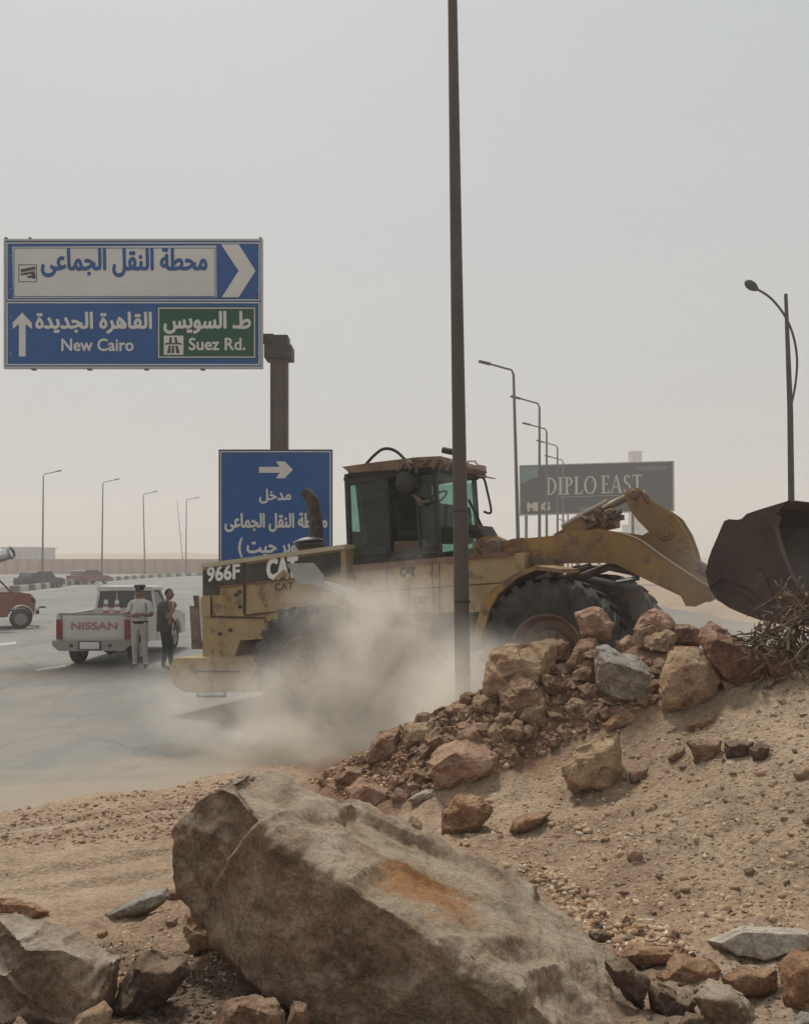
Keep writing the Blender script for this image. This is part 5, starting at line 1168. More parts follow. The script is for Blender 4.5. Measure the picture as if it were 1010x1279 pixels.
#ROCKS_HERE
# ------------------------------------------------------------------ rocks
def rock_bm(pts, target, rough, seed, rounds=1, amp=.05, ledge=.5):
    """broken stone: convex hull of points, edges worn, planes broken by ledges and pits of real relief"""
    bm = B()
    for p in pts: bm.verts.new(p)
    bmesh.ops.convex_hull(bm, input=bm.verts)
    bmesh.ops.delete(bm, geom=[v for v in bm.verts if not v.link_faces], context='VERTS')
    bmesh.ops.triangulate(bm, faces=bm.faces)
    cs_ = [v.co.copy() for v in bm.verts]; size = max((a - b).length for a in cs_ for b in cs_)
    for it in range(10):
        long_ = [e for e in bm.edges if e.calc_length() > target]
        if not long_ or len(bm.verts) > 110000: break
        bmesh.ops.subdivide_edges(bm, edges=long_, cuts=1); bmesh.ops.triangulate(bm, faces=[f for f in bm.faces if len(f.verts) > 3])
    for k in range(rounds): bmesh.ops.smooth_vert(bm, verts=bm.verts, factor=.5, use_axis_x=True, use_axis_y=True, use_axis_z=True)
    bm.normal_update()
    o = Vector((seed * 3.17, seed * 1.3, seed * .71)); f = 1.0 / max(size, .02)
    rr = random.Random(int(seed * 100)); strike = Vector((rr.uniform(-.5, .5), rr.uniform(-.5, .5), 1)).normalized()
    new = []
    for v in bm.verts:
        p = v.co * f + o
        d = noise.fractal(p * 2.0, 1.0, 2.0, 4) * amp * size * .9
        # flat chips: each voronoi cell is pushed in or out as a whole
        q = p * 4.2 + noise.noise_vector(p * 3) * .25
        dist, pos = noise.voronoi(q); cell = noise.cell(pos[0] * 7.3)
        d += (cell - .5) * amp * size * ledge * 1.1 * min(1, (dist[1] - dist[0]) * 7)
        # bedding ledges
        s_ = p.dot(strike) * 11 + noise.noise(p * 3) * 2.2; fr_ = s_ - math.floor(s_)
        d += (min(fr_ / .7, (1 - fr_) / .3) - .5) * amp * size * .22 * ledge
        d += (min(noise.ridged_multi_fractal(p * 6, .8, 2.1, 4, 1, 2), 2.0) - 1) * amp * size * .17 * rough
        d += noise.fractal(p * 26, .7, 2.0, 3) * amp * size * .11 * rough
        new.append(v.co + v.normal * max(-2.2 * amp * size, min(1.9 * amp * size, d)))
    for v, n_ in zip(bm.verts, new): v.co = n_
    if rounds:      # knock off needles
        sp_ = [v for v in bm.verts if v.link_edges and (v.co - sum((e.other_vert(v).co for e in v.link_edges), Vector()) / len(v.link_edges)).length > target * .85]
        for _ in range(3 if sp_ else 0): bmesh.ops.smooth_vert(bm, verts=sp_, factor=.9, use_axis_x=True, use_axis_y=True, use_axis_z=True); bmesh.ops.smooth_vert(bm, verts=sp_, factor=.9, use_axis_x=True, use_axis_y=True, use_axis_z=True)
    return bm
def fin_rock(bm, name, mat, cen, label, group=None, sharp=38, cat='rock'):
    bm.transform(Matrix.Translation(-cen)); bmesh.ops.recalc_face_normals(bm, faces=bm.faces)
    me = bpy.data.meshes.new(name); bm.to_mesh(me); bm.free()
    me.polygons.foreach_set('use_smooth', [True] * len(me.polygons)); me.set_sharp_from_angle(angle=R(sharp))
    o = link(name, me, M[mat]); o.location = cen; return sett(o, label, cat, group)
cnt = [0]
def trace(poly, mat, label, name='rock', D=None, thick=.8, amp=.045, target=None, sink=0.0, lean=.35, ridge=.62):
    cnt[0] += 1; rnd = random.Random(cnt[0] * 13 + 5)
    xs = [p[0] for p in poly]; ys = [p[1] for p in poly]; cx = sum(xs) / len(xs); cy = sum(ys) / len(ys)
    if D is None:
        h_ = hit(cx, max(ys) - 1); D = h_.y if h_ else 6
    wd = (max(xs) - min(xs)) / F * D; ht = (max(ys) - min(ys)) / F * D; s = (wd + ht) / 2
    Dc = D + .22 * s * thick
    pts = []
    for x, y in poly:
        t = (max(ys) - y) / max(1, (max(ys) - min(ys)))
        pts.append(W(x, y, Dc + s * thick * (lean * t - .1)))
    for x, y in poly:      # face turned to the viewer
        t = (max(ys) - y) / max(1, (max(ys) - min(ys))); k = ridge + rnd.uniform(-.12, .12)
        pts.append(W(cx + (x - cx) * k, cy + (y - cy) * k * (.9 if y < cy else 1.0) + (max(ys) - min(ys)) * .06, Dc - s * thick * (.30 - .10 * t + rnd.uniform(-.08, .08))))
    for x, y in poly:
        pts.append(W(cx + (x - cx) * .72, cy + (y - cy) * .72 + (max(ys) - min(ys)) * .1, Dc + s * thick * (.55 + rnd.uniform(-.1, .1))))
    # foot, buried in the ground
    for x, y in poly:
        if y > cy: pts.append(W(cx + (x - cx) * .9, y + (max(ys) - min(ys)) * .12, Dc + s * thick * .1))
    bm = rock_bm(pts, target or max(.011, s * .026), 1, cnt[0], 1, amp, .55)
    return fin_rock(bm, name, mat, W(cx, max(ys), Dc), label)
# the great boulder
A = [W(300, 948, 3.56), W(350, 963, 3.72), W(420, 991, 3.85), W(520, 1035, 3.9), W(610, 1080, 3.82), W(705, 1140, 3.66), W(755, 1182, 3.5), W(788, 1235, 3.35), W(850, 1330, 3.1),
     W(276, 968, 3.34), W(345, 1050, 3.08), W(432, 1106, 2.95), W(520, 1158, 2.86), W(565, 1192, 2.8), W(655, 1242, 2.72), W(730, 1320, 2.62),
     W(216, 1036, 3.5), W(224, 1092, 3.45), W(262, 1160, 3.28), W(285, 1208, 3.1), W(330, 1245, 2.95), W(430, 1300, 2.85), W(560, 1370, 2.75), W(700, 1430, 2.7),
     W(300, 1010, 4.1), W(450, 1060, 4.4), W(600, 1120, 4.4), W(720, 1200, 4.1), W(300, 1180, 4.0), W(600, 1300, 4.0), W(800, 1380, 3.5), W(760, 1250, 3.9)]
cen = W(500, 1280, 3.2)
pA = W(525, 1108, 3.2) - cen
M['r_boulder'] = rockmat('great_boulder_stone', (.25, .155, .10), (.42, .285, .19), (.58, .44, .32), 2.8, (.62, .52, .39), 1.0, 1.7,
    patch=[((pA.x, pA.y, pA.z), (.32, .25, .18), (.48, .225, .085))], strata=(1.0, 1.0, 3.2))
bm = rock_bm(A, .0125, 1.5, 4.2, 3, .024, .7)
fin_rock(bm, 'boulder', 'r_boulder', cen, 'huge grey-brown boulder with an orange stain, filling the foreground', sharp=50, cat='boulder')
ROCKS = [
 ([(-12, 1139), (19, 1135), (76, 1152), (120, 1172), (153, 1196), (149, 1230), (139, 1256), (110, 1300), (-30, 1300)], 'r_dusty', 'big pale grey-topped boulder cut off by the left edge of the foreground', dict(D=2.75, thick=.9, amp=.035)),
 ([(154, 1215), (165, 1192), (190, 1182), (237, 1195), (238, 1218), (203, 1248), (165, 1274), (139, 1272)], 'r_dark', 'dark brown rock between the left grey boulder and the huge boulder', {}),
 ([(78, 1282), (105, 1262), (130, 1250), (141, 1262), (138, 1292), (80, 1295)], 'r_tan', 'small pale tan stone below the dark brown rock at lower left', {}),
 ([(10, 1290), (22, 1268), (40, 1284), (38, 1296)], 'r_tan', 'small tan stone at the very lower left corner', {}),
 ([(130, 1142), (177, 1116), (210, 1107), (215, 1121), (190, 1135), (155, 1145), (130, 1151)], 'r_grey', 'long light grey stone lying on the sandy verge left of the huge boulder', dict(lean=.6, amp=.016, thick=.5)),
 ([(209, 1113), (220, 1110), (232, 1116), (234, 1124), (209, 1126)], 'r_red', 'small brown stone at the end of the long light grey stone', {}),
 ([(-6, 1122), (20, 1120), (41, 1126), (62, 1139), (40, 1150), (-6, 1150)], 'r_orange', 'orange-brown stone at the left edge behind the big grey-topped boulder', {}),
 ([(206, 1150), (222, 1145), (221, 1157), (208, 1160)], 'r_brown', 'little brown stone on the verge beside the huge boulder', {}),
 ([(120, 1166), (134, 1160), (136, 1171), (122, 1174)], 'r_orange', 'little orange stone on the verge above the dark brown rock', {}),
 ([(228, 1150), (250, 1120), (262, 1160), (280, 1205), (262, 1215), (240, 1190)], 'r_tan', 'tan stone leaning against the left side of the huge boulder', dict(D=3.7)),
 ([(262, 1290), (272, 1256), (290, 1241), (318, 1240), (345, 1250), (356, 1266), (352, 1300)], 'r_brown', 'rounded brown stone under the huge boulder at the bottom edge', {}),
 ([(352, 1296), (366, 1249), (384, 1252), (387, 1296)], 'r_brown', 'upright narrow brown stone right of the rounded stone at the bottom edge', {}),
 ([(399, 1290), (404, 1262), (416, 1251), (431, 1253), (432, 1290)], 'r_brown', 'third brown stone along the bottom edge, under the huge boulder', {}),
 ([(483, 1295), (492, 1272), (502, 1264), (514, 1290)], 'r_brown', 'fourth and smallest brown stone along the bottom edge', {}),
 # rubble behind the sand crest
 ([(603, 878), (606, 830), (612, 812), (632, 803), (665, 801), (693, 804), (696, 830), (690, 855), (650, 882)], 'r_tan', 'large flat-topped tan block at the left end of the rubble crest', dict(thick=.9)),
 ([(619, 861), (646, 841), (664, 842), (678, 862), (693, 886), (690, 900), (648, 908), (621, 882)], 'r_brown', 'angular tan-brown block in front of the large flat-topped block', {}),
 ([(528, 950), (555, 930), (582, 918), (627, 940), (624, 956), (585, 972), (545, 988), (533, 972)], 'r_pink', 'broad reddish slab lying flat on the lower rubble slope', dict(lean=.7, ridge=.7)),
 ([(501, 930), (505, 902), (543, 901), (548, 918), (530, 926), (504, 935)], 'r_tan', 'squared tan block low on the rubble slope beside the dust', {}),
 ([(458, 950), (463, 928), (474, 913), (502, 906), (500, 938), (466, 953)], 'r_brown', 'rounded dark tan rock at the foot of the slope left of the squared block', {}),
 ([(605, 915), (618, 900), (637, 911), (631, 929), (610, 930)], 'r_tan', 'rounded tan stone above the broad reddish slab', {}),
 ([(703, 882), (714, 872), (740, 874), (739, 886), (712, 898)], 'r_yellow', 'pale sandy stone in the hollow below the grey-topped slab', {}),
 ([(718, 765), (741, 757), (754, 759), (769, 781), (761, 797), (726, 796)], 'r_pink', 'pinkish stone perched highest on the crest before the tyre', dict(D=7.15)),
 ([(722, 798), (745, 795), (752, 815), (728, 832), (708, 839), (706, 830)], 'r_brown', 'brown wedge stone under the pinkish perched stone', dict(D=7.0)),
 ([(744, 808), (756, 804), (795, 822), (827, 841), (822, 876), (795, 883), (760, 870), (742, 852)], 'r_grey', 'long grey-green topped slab tilted across the crest', dict(thick=.9, lean=.55, ridge=.7)),
 ([(821, 862), (826, 835), (836, 815), (850, 809), (875, 812), (894, 824), (901, 851), (897, 872), (862, 886), (832, 893), (824, 885)], 'r_tan', 'big rounded tan boulder right of the grey-topped slab', {}),
 ([(810, 825), (838, 807), (862, 808), (845, 826), (823, 838)], 'r_tan', 'flat tan stone behind the big rounded tan boulder', dict(D=6.9)),
 ([(789, 787), (800, 766), (817, 759), (836, 767), (846, 782), (838, 802), (795, 803)], 'r_pink', 'craggy tan rock on the crest before the far tyre', dict(D=7.3)),
 ([(838, 781), (860, 779), (876, 787), (874, 806), (838, 803)], 'r_red', 'dark red-brown rock beside the craggy tan rock', dict(D=7.3)),
 ([(872, 796), (877, 782), (886, 776), (912, 787), (945, 812), (973, 835), (969, 850), (926, 866), (900, 850), (880, 818)], 'r_red', 'long brown block with a pale upper edge under the bucket', dict(thick=.8, ridge=.7)),
 ([(943, 810), (966, 804), (984, 816), (998, 833), (994, 842), (972, 848), (958, 836)], 'r_brown', 'brown stone between the long brown block and the dry roots', {}),
 ([(899, 850), (912, 847), (921, 851), (918, 864), (905, 866)], 'r_tan', 'small light stone wedged under the long brown block', {}),
 ([(768, 800), (784, 792), (800, 800), (806, 815), (786, 822), (770, 814)], 'r_tan', 'small tan rubble stone behind the grey-topped slab', dict(D=7.1)),
 ([(655, 808), (690, 796), (712, 802), (708, 826), (690, 830)], 'r_brown', 'brown stone wedged behind the large flat-topped block', dict(D=7.3)),
 ([(755, 905), (768, 890), (784, 882), (809, 895), (785, 905), (757, 913)], 'r_orange', 'bright orange-tan slab at the top of the sand below the grey-topped slab', dict(lean=.6)),
 ([(700, 957), (718, 930), (745, 920), (775, 909), (778, 966), (767, 987), (735, 992), (708, 982)], 'r_yellow', 'golden pointed boulder sitting alone on the sand slope', dict(thick=.9, lean=.15)),
 ([(858, 927), (871, 922), (902, 924), (901, 947), (882, 953), (866, 953)], 'r_brown', 'brown block embedded in the sand, left of a split grey stone', {}),
 ([(834, 948), (842, 936), (856, 932), (855, 946), (839, 953)], 'r_brown', 'small brown stone to the left of the embedded block on the sand', {}),
 ([(903, 927), (925, 924), (943, 927), (931, 949), (906, 948)], 'r_dark', 'split dark grey stone embedded right of the brown block', {}),
 ([(935, 935), (948, 925), (962, 932), (955, 950), (940, 952)], 'r_dark', 'small dark stone at the right end of the embedded row', {}),
 ([(856, 905), (875, 898), (893, 894), (894, 902), (872, 911), (858, 913)], 'r_orange', 'thin reddish stone lying on the sand above the embedded row', {}),
 ([(785, 966), (797, 958), (810, 958), (807, 972), (786, 980)], 'r_brown', 'low brown stone just right of the golden pointed boulder', {}),
 ([(549, 1012), (560, 995), (576, 988), (600, 995), (615, 1012), (600, 1034), (571, 1044), (551, 1040)], 'r_orange', 'brown clod of rock half buried above the huge boulder\'s back', {}),
 ([(499, 1042), (514, 1018), (528, 1027), (524, 1054)], 'r_tan', 'small tan stone left of the half buried clod', {}),
 ([(634, 1038), (640, 1024), (655, 1015), (690, 1013), (681, 1027), (655, 1038), (641, 1044)], 'r_orange', 'flat brown stone on the sand right of the half buried clod', {}),
 ([(735, 1165), (750, 1160), (768, 1166), (766, 1180), (738, 1180)], 'r_dark', 'small dark grey stone touching the huge boulder\'s right shoulder', {}),
 ([(782, 1062), (790, 1058), (801, 1064), (802, 1074), (790, 1079), (782, 1073)], 'r_tan', 'round tan stone in the middle of the sand slope', {}),
 ([(880, 1174), (925, 1157), (1015, 1161), (1022, 1182), (953, 1203), (913, 1195)], 'r_pale', 'large pale limestone slab lying flat at the right edge', dict(thick=.9, lean=.95, ridge=.85, amp=.012)),
 ([(971, 1205), (990, 1187), (1020, 1176), (1035, 1230), (1020, 1280), (978, 1266)], 'r_orange', 'large orange-brown rock at the right edge under the pale slab', dict(D=3.1)),
 ([(900, 1220), (925, 1204), (969, 1211), (969, 1238), (941, 1250), (915, 1244)], 'r_orange', 'orange-brown rock between the pale slab and the grey stone', {}),
 ([(817, 1219), (844, 1190), (884, 1194), (902, 1211), (893, 1228), (852, 1241), (824, 1236)], 'r_orange', 'rough tan-orange rock left of its darker orange neighbour', dict(D=3.35)),
 ([(864, 1246), (884, 1229), (913, 1230), (935, 1250), (948, 1272), (945, 1300), (880, 1300)], 'r_dusty', 'smooth grey-brown rock at the lower right foreground', dict(D=2.95)),
 ([(809, 1228), (822, 1224), (872, 1252), (862, 1284), (811, 1262)], 'r_dark', 'dark wedge-shaped rock left of the smooth grey-brown rock', dict(D=3.05)),
 ([(766, 1190), (790, 1178), (844, 1178), (862, 1188), (840, 1202), (800, 1212), (775, 1208)], 'r_orange', 'broad low orange stone behind the rough tan-orange rock', dict(lean=.8)),
 ([(752, 1196), (779, 1194), (812, 1226), (806, 1262), (780, 1240), (758, 1218)], 'r_dark', 'grey-brown stone wedged against the huge boulder\'s right end', {}),
 ([(845, 1280), (855, 1264), (880, 1268), (884, 1296), (848, 1296)], 'r_dark', 'small dark stone at the bottom edge below the dark wedge rock', {}),
 ([(985, 1284), (1000, 1262), (1022, 1270), (1022, 1300), (988, 1300)], 'r_grey', 'grey stone in the very lower right corner', {}),
 ([(430, 985), (450, 968), (490, 985), (495, 1010), (455, 1012), (435, 1005)], 'r_pink', 'wide reddish clod at the foot of the rubble above the huge boulder', dict(lean=.6)),
 ([(508, 1000), (520, 990), (541, 986), (544, 995), (525, 1004)], 'r_pale', 'flat light grey stone below the broad reddish slab', {}),
 ([(572, 880), (574, 868), (582, 864), (589, 874), (584, 884)], 'r_red', 'small upright reddish stone on the rubble skyline beside the dust', {}),
 ([(556, 888), (562, 880), (582, 879), (588, 890), (572, 899)], 'r_pink', 'pinkish stone on the skyline below the small upright stone', {}),
 ([(415, 975), (430, 957), (455, 958), (460, 975), (440, 985)], 'r_brown', 'low brown stone at the foot of the rubble beside the verge', {}),
 ([(990, 965), (1003, 955), (1020, 958), (1020, 976), (995, 976)], 'r_tan', 'tan stone half buried at the right edge of the sand slope', {}),
]
for poly, mat, label, kw in ROCKS: trace(poly, mat, label, **kw)

# loose stones one can pick out
protos = []
for k in range(14):
    rnd = random.Random(100 + k); a_, b_, c_ = rnd.uniform(.75, 1.1), rnd.uniform(.6, .9), rnd.uniform(.45, .75)
    pts = []
    for j in range(13):
        v = Vector((rnd.gauss(0, 1), rnd.gauss(0, 1), rnd.gauss(0, 1))).normalized(); pts.append(Vector((v.x * a_, v.y * b_, v.z * c_)) * .5)
    bm = rock_bm(pts, .13, 1, 30 + k, 0, .06, 1); bmesh.ops.recalc_face_normals(bm, faces=bm.faces)
    me = bpy.data.meshes.new('stone'); bm.to_mesh(me); bm.free(); me.polygons.foreach_set('use_smooth', [True] * len(me.polygons)); me.set_sharp_from_angle(angle=R(35)); protos.append(me)
pm_ = {}
def stone(p, size, mat, label, group, rnd):
    key = (rnd.randrange(len(protos)), mat)
    if key not in pm_:
        m2 = protos[key[0]].copy(); m2.materials.append(M[mat]); pm_[key] = m2
    o = bpy.data.objects.new('stone', pm_[key]); C.objects.link(o)
    o.location = (p.x, p.y, p.z + size * .12); o.scale = (size,) * 3; o.rotation_euler = (rnd.uniform(-.5, .5), rnd.uniform(-.5, .5), rnd.uniform(0, 6.28))
    return sett(o, label, 'stone', group)
def inpoly(x, y, P_):
    c = False; j = len(P_) - 1
    for i in range(len(P_)):
        if (P_[i][1] > y) != (P_[j][1] > y) and x < (P_[j][0] - P_[i][0]) * (y - P_[i][1]) / (P_[j][1] - P_[i][1]) + P_[i][0]: c = not c
        j = i
    return c
def sample(P_, rnd):
    xs = [p[0] for p in P_]; ys = [p[1] for p in P_]
    while True:
        x, y = rnd.uniform(min(xs), max(xs)), rnd.uniform(min(ys), max(ys))
        if inpoly(x, y, P_):
            h_ = hit(x, y, 2.2)
            if h_ is not None: return h_
ZR = [(385, 975), (440, 940), (520, 905), (590, 870), (700, 835), (800, 820), (850, 860), (760, 905), (690, 940), (620, 965), (540, 995), (440, 1000)]
ZR2 = [(640, 880), (700, 840), (720, 810), (860, 800), (900, 850), (820, 890), (740, 880), (690, 910), (620, 930), (480, 960), (560, 910)]
ZM = [(560, 1010), (700, 950), (900, 890), (1010, 860), (1010, 1160), (870, 1170), (740, 1165), (640, 1090), (540, 1040)]
ZB = [(230, 1225), (420, 1260), (520, 1279), (110, 1279), (200, 1250)]
ZV = [(20, 1010), (200, 985), (340, 965), (300, 1010), (215, 1050), (0, 1060)]
ZC = [(640, 1070), (700, 1090), (770, 1150), (860, 1170), (870, 1200), (800, 1200), (740, 1175), (690, 1120)]
rnd = random.Random(5)
for n_, Z_, mats_, s0, s1, lab, gr in (
    (50, ZR, ['r_brown', 'r_brown', 'r_red'], .09, .27, 'broken brown stone in the rubble slope behind the sand crest', 'broken brown stones in the rubble slope'),
    (54, ZR, ['r_pink'], .09, .27, 'broken pinkish stone in the rubble slope behind the sand crest', 'broken pinkish stones in the rubble slope'),
    (50, ZR, ['r_tan'], .08, .25, 'broken pale tan stone in the rubble slope behind the sand crest', 'broken tan stones in the rubble slope'),
    (26, [(430, 962), (470, 935), (520, 905), (560, 885), (600, 868), (620, 890), (560, 915), (500, 940), (450, 972)], ['r_brown', 'r_pink', 'r_tan'], .1, .26, 'rough stone on the outer edge of the rubble against the dust cloud', 'stones along the dusty edge of the rubble'),
    (44, ZR2, ['r_brown', 'r_tan', 'r_pink'], .2, .38, 'larger rough stone packed between the named blocks along the rubble crest', 'larger stones packed along the rubble crest'),
    (38, ZM, ['r_tan', 'r_brown', 'r_yellow'], .035, .075, 'small tan stone lying loose on the sand slope', 'loose stones on the sand slope'),
    (22, ZC, ['r_brown', 'r_tan', 'r_dark'], .04, .085, 'small brown stone gathered where the sand slope meets the huge boulder', 'stones along the right shoulder of the huge boulder'),
    (24, ZB, ['r_dark', 'r_brown'], .03, .09, 'small dark stone on the shaded soil under the huge boulder', 'small stones under the huge boulder')):
    for k in range(n_): stone(sample(Z_, rnd), s0 + (s1 - s0) * rnd.random() ** 1.7, rnd.choice(mats_), lab, gr, rnd)

# gravel nobody could count
ico = B(); bmesh.ops.create_icosphere(ico, subdivisions=1, radius=.5); iv = np.array([list(v.co) for v in ico.verts]); ifc = np.array([[v.index for v in f.verts] for f in ico.faces]); ico.free()
def gravel(name, zones, mat, label, seed):
    rs = np.random.RandomState(seed); rnd = random.Random(seed); cs, fs = [], []; n = 0
    for Z_, cnt_, s0, s1, pw in zones:
        for k in range(cnt_):
            p = sample(Z_, rnd) if not callable(Z_) else Z_(rnd)
            s = s0 + (s1 - s0) * rnd.random() ** pw
            v = iv * (1 + rs.uniform(-.45, .4, (12, 1))) * np.array([1, rs.uniform(.55, 1), rs.uniform(.3, .8)]) * s
            a = rs.uniform(0, 6.28); ca, sa = math.cos(a), math.sin(a); b = rs.uniform(-.6, .6); cb, sb = math.cos(b), math.sin(b)
            v = v @ np.array([[ca, sa, 0], [-sa, ca, 0], [0, 0, 1]]) @ np.array([[1, 0, 0], [0, cb, sb], [0, -sb, cb]])
            cs.append(v + np.array([p.x, p.y, p.z + s * .04])); fs.append(ifc + n); n += 12
    me = bpy.data.meshes.new(name); np_mesh(me, np.concatenate(cs), np.concatenate(fs)); return sett(link(name, me, M[mat]), label, 'gravel', kind='stuff')
def gmat(name, stops):
    m, t, b = nodes_mat(name); g = t.nodes.new('ShaderNodeNewGeometry'); c = ramp(t, g.outputs['Random Per Island'], stops)
    d = nz(t, 60, 4, .7); c = mix(t, .5, c, ramp(t, d.outputs[0], [(.35, (.6, .6, .6)), (.6, (1.15, 1.15, 1.15))]), 'MULTIPLY')
    t.links.new(c, b.inputs['Base Color']); b.inputs['Roughness'].default_value = .95; b.inputs['Specular IOR Level'].default_value = .15; bump(t, b, d.outputs[0], .6, .006); return m
M['g_sand'] = gmat('tan_gravel', [(0, (.21, .125, .075)), (.35, (.36, .24, .15)), (.8, (.44, .32, .215)), (.97, (.50, .40, .30)), (1, (.58, .51, .43))])
M['g_brown'] = gmat('brown_gravel', [(0, (.15, .08, .05)), (.4, (.28, .165, .105)), (.8, (.40, .26, .17)), (1, (.50, .37, .27))])
M['g_dark'] = gmat('dark_gravel', [(0, (.06, .045, .036)), (.5, (.12, .09, .068)), (.9, (.20, .155, .115)), (1, (.34, .28, .22))])
gravel('sand_slope_gravel', [(ZM, 13000, .005, .028, 2.2), (ZM, 1100, .022, .07, 2.6), (ZC, 1300, .010, .06, 2.0)], 'g_sand', 'fine tan gravel and chips covering the sand slope', 1)
gravel('rubble_gravel', [(ZR, 5200, .014, .085, 2.2)], 'g_brown', 'fine broken brown rubble between the rocks', 2)
ZL = [(120, 1180), (215, 1120), (260, 1140), (300, 1230), (150, 1240), (60, 1190)]
gravel('foreground_gravel', [(ZB, 2200, .005, .03, 2.0), ([(120, 1180), (240, 1160), (300, 1240), (120, 1279)], 700, .006, .025, 2), ([(740, 1190), (1010, 1190), (1010, 1279), (740, 1279)], 1500, .006, .03, 2)], 'g_dark', 'dark gravelly soil under and beside the huge boulder', 3)
gravel('pale_gravel', [(ZL, 1300, .006, .032, 2.0)], 'g_sand', 'pale gravelly sand left of the huge boulder', 4)
gravel('verge_gravel', [(ZV, 1900, .008, .06, 2.6), ([(0, 1010), (340, 965), (300, 1060), (0, 1110)], 900, .006, .025, 2), ([(60, 985), (330, 935), (380, 955), (200, 985)], 130, .008, .035, 2.5)], 'g_brown', 'crumbs of soil and stone strewn along the edge of the road', 6)

# dry roots and brush at the right edge
root = hit(1005, 842, 2.5); root = Vector((root.x + .1, root.y + .25, root.z - .1))
br = empty('brush_pile', root, 'tangled heap of dry brown roots and branches at the right edge, before the bucket', 'brush pile')
rnd = random.Random(11); bmes = []
for k in range(14):
    bm = B(); L = rnd.uniform(.35, .8); p = Vector((0, 0, 0)); pts = [p.copy()]; d = Vector((1, rnd.uniform(-.2, .2), rnd.uniform(-.1, .3))).normalized()
    for j in range(6): d = (d + Vector((rnd.gauss(0, .22), rnd.gauss(0, .22), rnd.gauss(0, .22)))).normalized(); p = p + d * L / 6; pts.append(p.copy())
    r0 = rnd.uniform(.009, .024); tube(bm, pts, [r0 * (1 - .11 * j) for j in range(7)], 6)
    if k % 2: tube(bm, [pts[3], pts[3] + Vector((.08, .07, .06)), pts[3] + Vector((.17, .09, .14))], [r0 * .6, r0 * .45, r0 * .2], 5)
    bmesh.ops.recalc_face_normals(bm, faces=bm.faces)
    me = bpy.data.meshes.new('branch'); bm.to_mesh(me); bm.free(); me.materials.append(M['branch']); me.polygons.foreach_set('use_smooth', [True] * len(me.polygons)); bmes.append(me)
for k in range(150):
    o = bpy.data.objects.new('branch', rnd.choice(bmes)); C.objects.link(o); o.parent = br
    u = rnd.random(); an = rnd.uniform(0, 6.28); rr = .36 * math.sqrt(rnd.random()); z = rnd.uniform(0, .95 * (1 - rr / .62))
    o.location = (rr * math.cos(an), rr * math.sin(an) * .8, z); o.rotation_euler = (rnd.uniform(0, 6.28), rnd.gauss(.75, .5), rnd.uniform(0, 6.28)); s = rnd.uniform(.4, .75); o.scale = (s, s, s)
bm = B()
for k in range(900):
    an = rnd.uniform(0, 6.28); rr = .44 * math.sqrt(rnd.random()); p = Vector((rr * math.cos(an), rr * math.sin(an) * .8, rnd.uniform(-.05, .98 * (1 - rr / .62))))
    d = Vector((rnd.gauss(0, 1), rnd.gauss(0, 1), rnd.gauss(-.1, .8))).normalized() * rnd.uniform(.06, .2); w_ = Vector((rnd.gauss(0, 1), rnd.gauss(0, 1), rnd.gauss(0, 1))).normalized() * rnd.uniform(.004, .014)
    mid = p + d * .5 + Vector((rnd.gauss(0, .02), rnd.gauss(0, .02), rnd.gauss(0, .02)))
    v = [bm.verts.new(q_) for q_ in (p - w_, p + w_, mid + w_ * 1.2, mid - w_ * 1.2, p + d)]
    bm.faces.new((v[0], v[1], v[2], v[3])); bm.faces.new((v[3], v[2], v[4]))
me = bpy.data.meshes.new('dry_leaves'); bm.to_mesh(me); bm.free(); o = link('dry_leaves', me, M['branch'], br); o['kind'] = 'stuff'

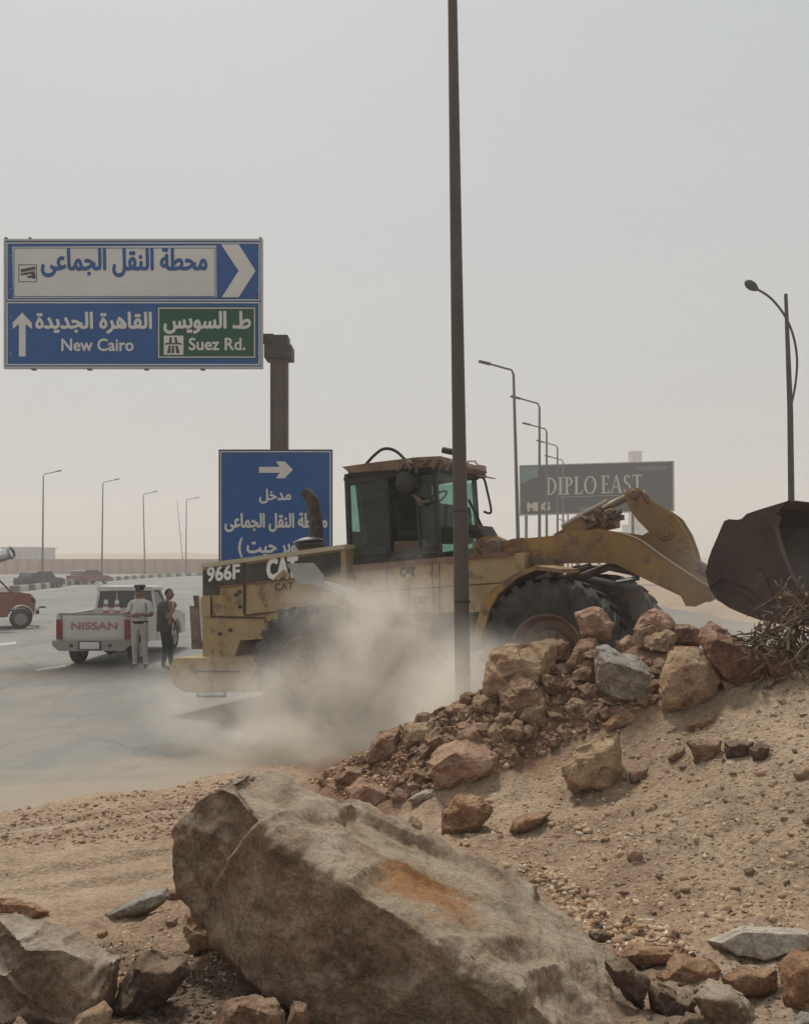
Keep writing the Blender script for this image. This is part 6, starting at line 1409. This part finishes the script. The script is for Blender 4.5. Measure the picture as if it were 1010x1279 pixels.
# ------------------------------------------------------------------ dust raised by the wheels, and the air
def dustmat(name, blobs, dens, nscale, thr, col, seedv=0):
    m = bpy.data.materials.new(name); m.use_nodes = True; t = m.node_tree; t.nodes.clear()
    o = t.nodes.new('ShaderNodeOutputMaterial'); v = t.nodes.new('ShaderNodeVolumePrincipled'); t.links.new(v.outputs[0], o.inputs['Volume'])
    v.inputs['Color'].default_value = (*col, 1); v.inputs['Anisotropy'].default_value = .15
    tc = t.nodes.new('ShaderNodeTexCoord'); tot = None
    wn = t.nodes.new('ShaderNodeTexNoise'); wn.inputs['Scale'].default_value = nscale * .6; wn.inputs['Detail'].default_value = 2; t.links.new(tc.outputs['Object'], wn.inputs['Vector'])
    wp = t.nodes.new('ShaderNodeVectorMath'); wp.operation = 'MULTIPLY_ADD'; wp.inputs[1].default_value = (.9, .9, .9); t.links.new(wn.outputs['Color'], wp.inputs[0])
    sb_ = t.nodes.new('ShaderNodeVectorMath'); sb_.operation = 'SUBTRACT'; t.links.new(tc.outputs['Object'], sb_.inputs[0]); sb_.inputs[1].default_value = (.45, .45, .45); t.links.new(sb_.outputs[0], wp.inputs[2])
    for cx, cy, cz, rx, ry, rz, s in blobs:
        a = t.nodes.new('ShaderNodeVectorMath'); a.operation = 'SUBTRACT'; t.links.new(wp.outputs[0], a.inputs[0]); a.inputs[1].default_value = (cx, cy, cz)
        b = t.nodes.new('ShaderNodeVectorMath'); b.operation = 'DIVIDE'; t.links.new(a.outputs[0], b.inputs[0]); b.inputs[1].default_value = (rx, ry, rz)
        l = t.nodes.new('ShaderNodeVectorMath'); l.operation = 'LENGTH'; t.links.new(b.outputs[0], l.inputs[0])
        k = t.nodes.new('ShaderNodeMapRange'); k.interpolation_type = 'SMOOTHSTEP'; t.links.new(l.outputs['Value'], k.inputs[0]); k.inputs[1].default_value = 1; k.inputs[2].default_value = .15; k.inputs[3].default_value = 0; k.inputs[4].default_value = s
        tot = k.outputs[0] if tot is None else mth(t, 'ADD', tot, k.outputs[0])
    n = t.nodes.new('ShaderNodeTexNoise'); n.inputs['Scale'].default_value = nscale; n.inputs['Detail'].default_value = 7; n.inputs['Roughness'].default_value = .68; n.inputs['Distortion'].default_value = .7
    t.links.new(tc.outputs['Object'], n.inputs['Vector'])
    nn = t.nodes.new('ShaderNodeMapRange'); t.links.new(n.outputs[0], nn.inputs[0]); nn.inputs[1].default_value = thr; nn.inputs[2].default_value = .64; nn.inputs[3].default_value = .32; nn.inputs[4].default_value = 1.45
    d = mth(t, 'MULTIPLY', mth(t, 'MULTIPLY', tot, nn.outputs[0]), dens)
    t.links.new(d, v.inputs['Density']); return m
def dustbox(name, lo, hi, mat, label):
    bm = B(); bmesh.ops.create_icosphere(bm, subdivisions=3, radius=1)
    c = (Vector(lo) + Vector(hi)) / 2; h = (Vector(hi) - Vector(lo)) / 2
    for v in bm.verts:      # rounded box
        q_ = v.co; k = max(abs(q_.x), abs(q_.y), abs(q_.z)); q_ = q_ * (.35 + .65 / k) ; v.co = Vector((c.x + max(-1, min(1, q_.x)) * h.x, c.y + max(-1, min(1, q_.y)) * h.y, c.z + max(-1, min(1, q_.z)) * h.z))
    return sett(fin(bm, name, mat), label, 'dust', kind='stuff')
DCOL = (.98, .935, .87)
m1 = dustmat('rear_wheel_dust', [(-1.0, 9.9, .65, 1.6, .9, 1.0, .42), (-.1, 9.5, .9, 1.5, .85, 1.2, 1.0), (.75, 9.1, .7, 1.2, .8, 1.05, 1.2), (-1.1, 10.0, .05, 2.6, 1.4, .45, .8), (-.2, 9.7, 1.75, 1.4, .7, .8, .8), (.6, 8.9, .4, 1.6, .8, .9, 1.0), (-2.5, 10.4, .5, 1.5, 1.0, .8, .35), (.55, 8.3, .75, .95, .55, 1.0, 1.4), (1.4, 9.0, 1.0, .9, .6, .8, .5)], 2.0, 1.5, .40, DCOL)
dustbox('dust_cloud', (-3.8, 7.75, .012), (1.9, 11.6, 3.0), m1, 'pale brown dust billowing round the rear wheel and belly of the loader')
m2 = dustmat('front_dust', [(2.9, 9.0, .9, 1.6, .7, .8, .5), (4.2, 9.6, 1.9, 1.9, 1.5, 1.2, .45), (3.6, 10.4, 1.0, 2.2, 1.6, 1.0, .5)], .6, .9, .34, DCOL)
dustbox('dust_veil', (1.95, 8.1, .3), (6.6, 12.2, 3.1), m2, 'thin veil of dust drifting round the lift arm and front wheels')

# dusty air
m = bpy.data.materials.new('dusty_air'); m.use_nodes = True; t = m.node_tree; t.nodes.clear()
o = t.nodes.new('ShaderNodeOutputMaterial'); v = t.nodes.new('ShaderNodeVolumePrincipled'); t.links.new(v.outputs[0], o.inputs['Volume'])
v.inputs['Color'].default_value = (.85, .84, .825, 1); v.inputs['Density'].default_value = .0025; v.inputs['Anisotropy'].default_value = .2
bm = B(); box(bm, (0, 295, 22.5), (1202, 655, 47.5)); sett(fin(bm, 'haze', m), 'thin even dust haze filling the air over the whole site', 'haze', kind='stuff')
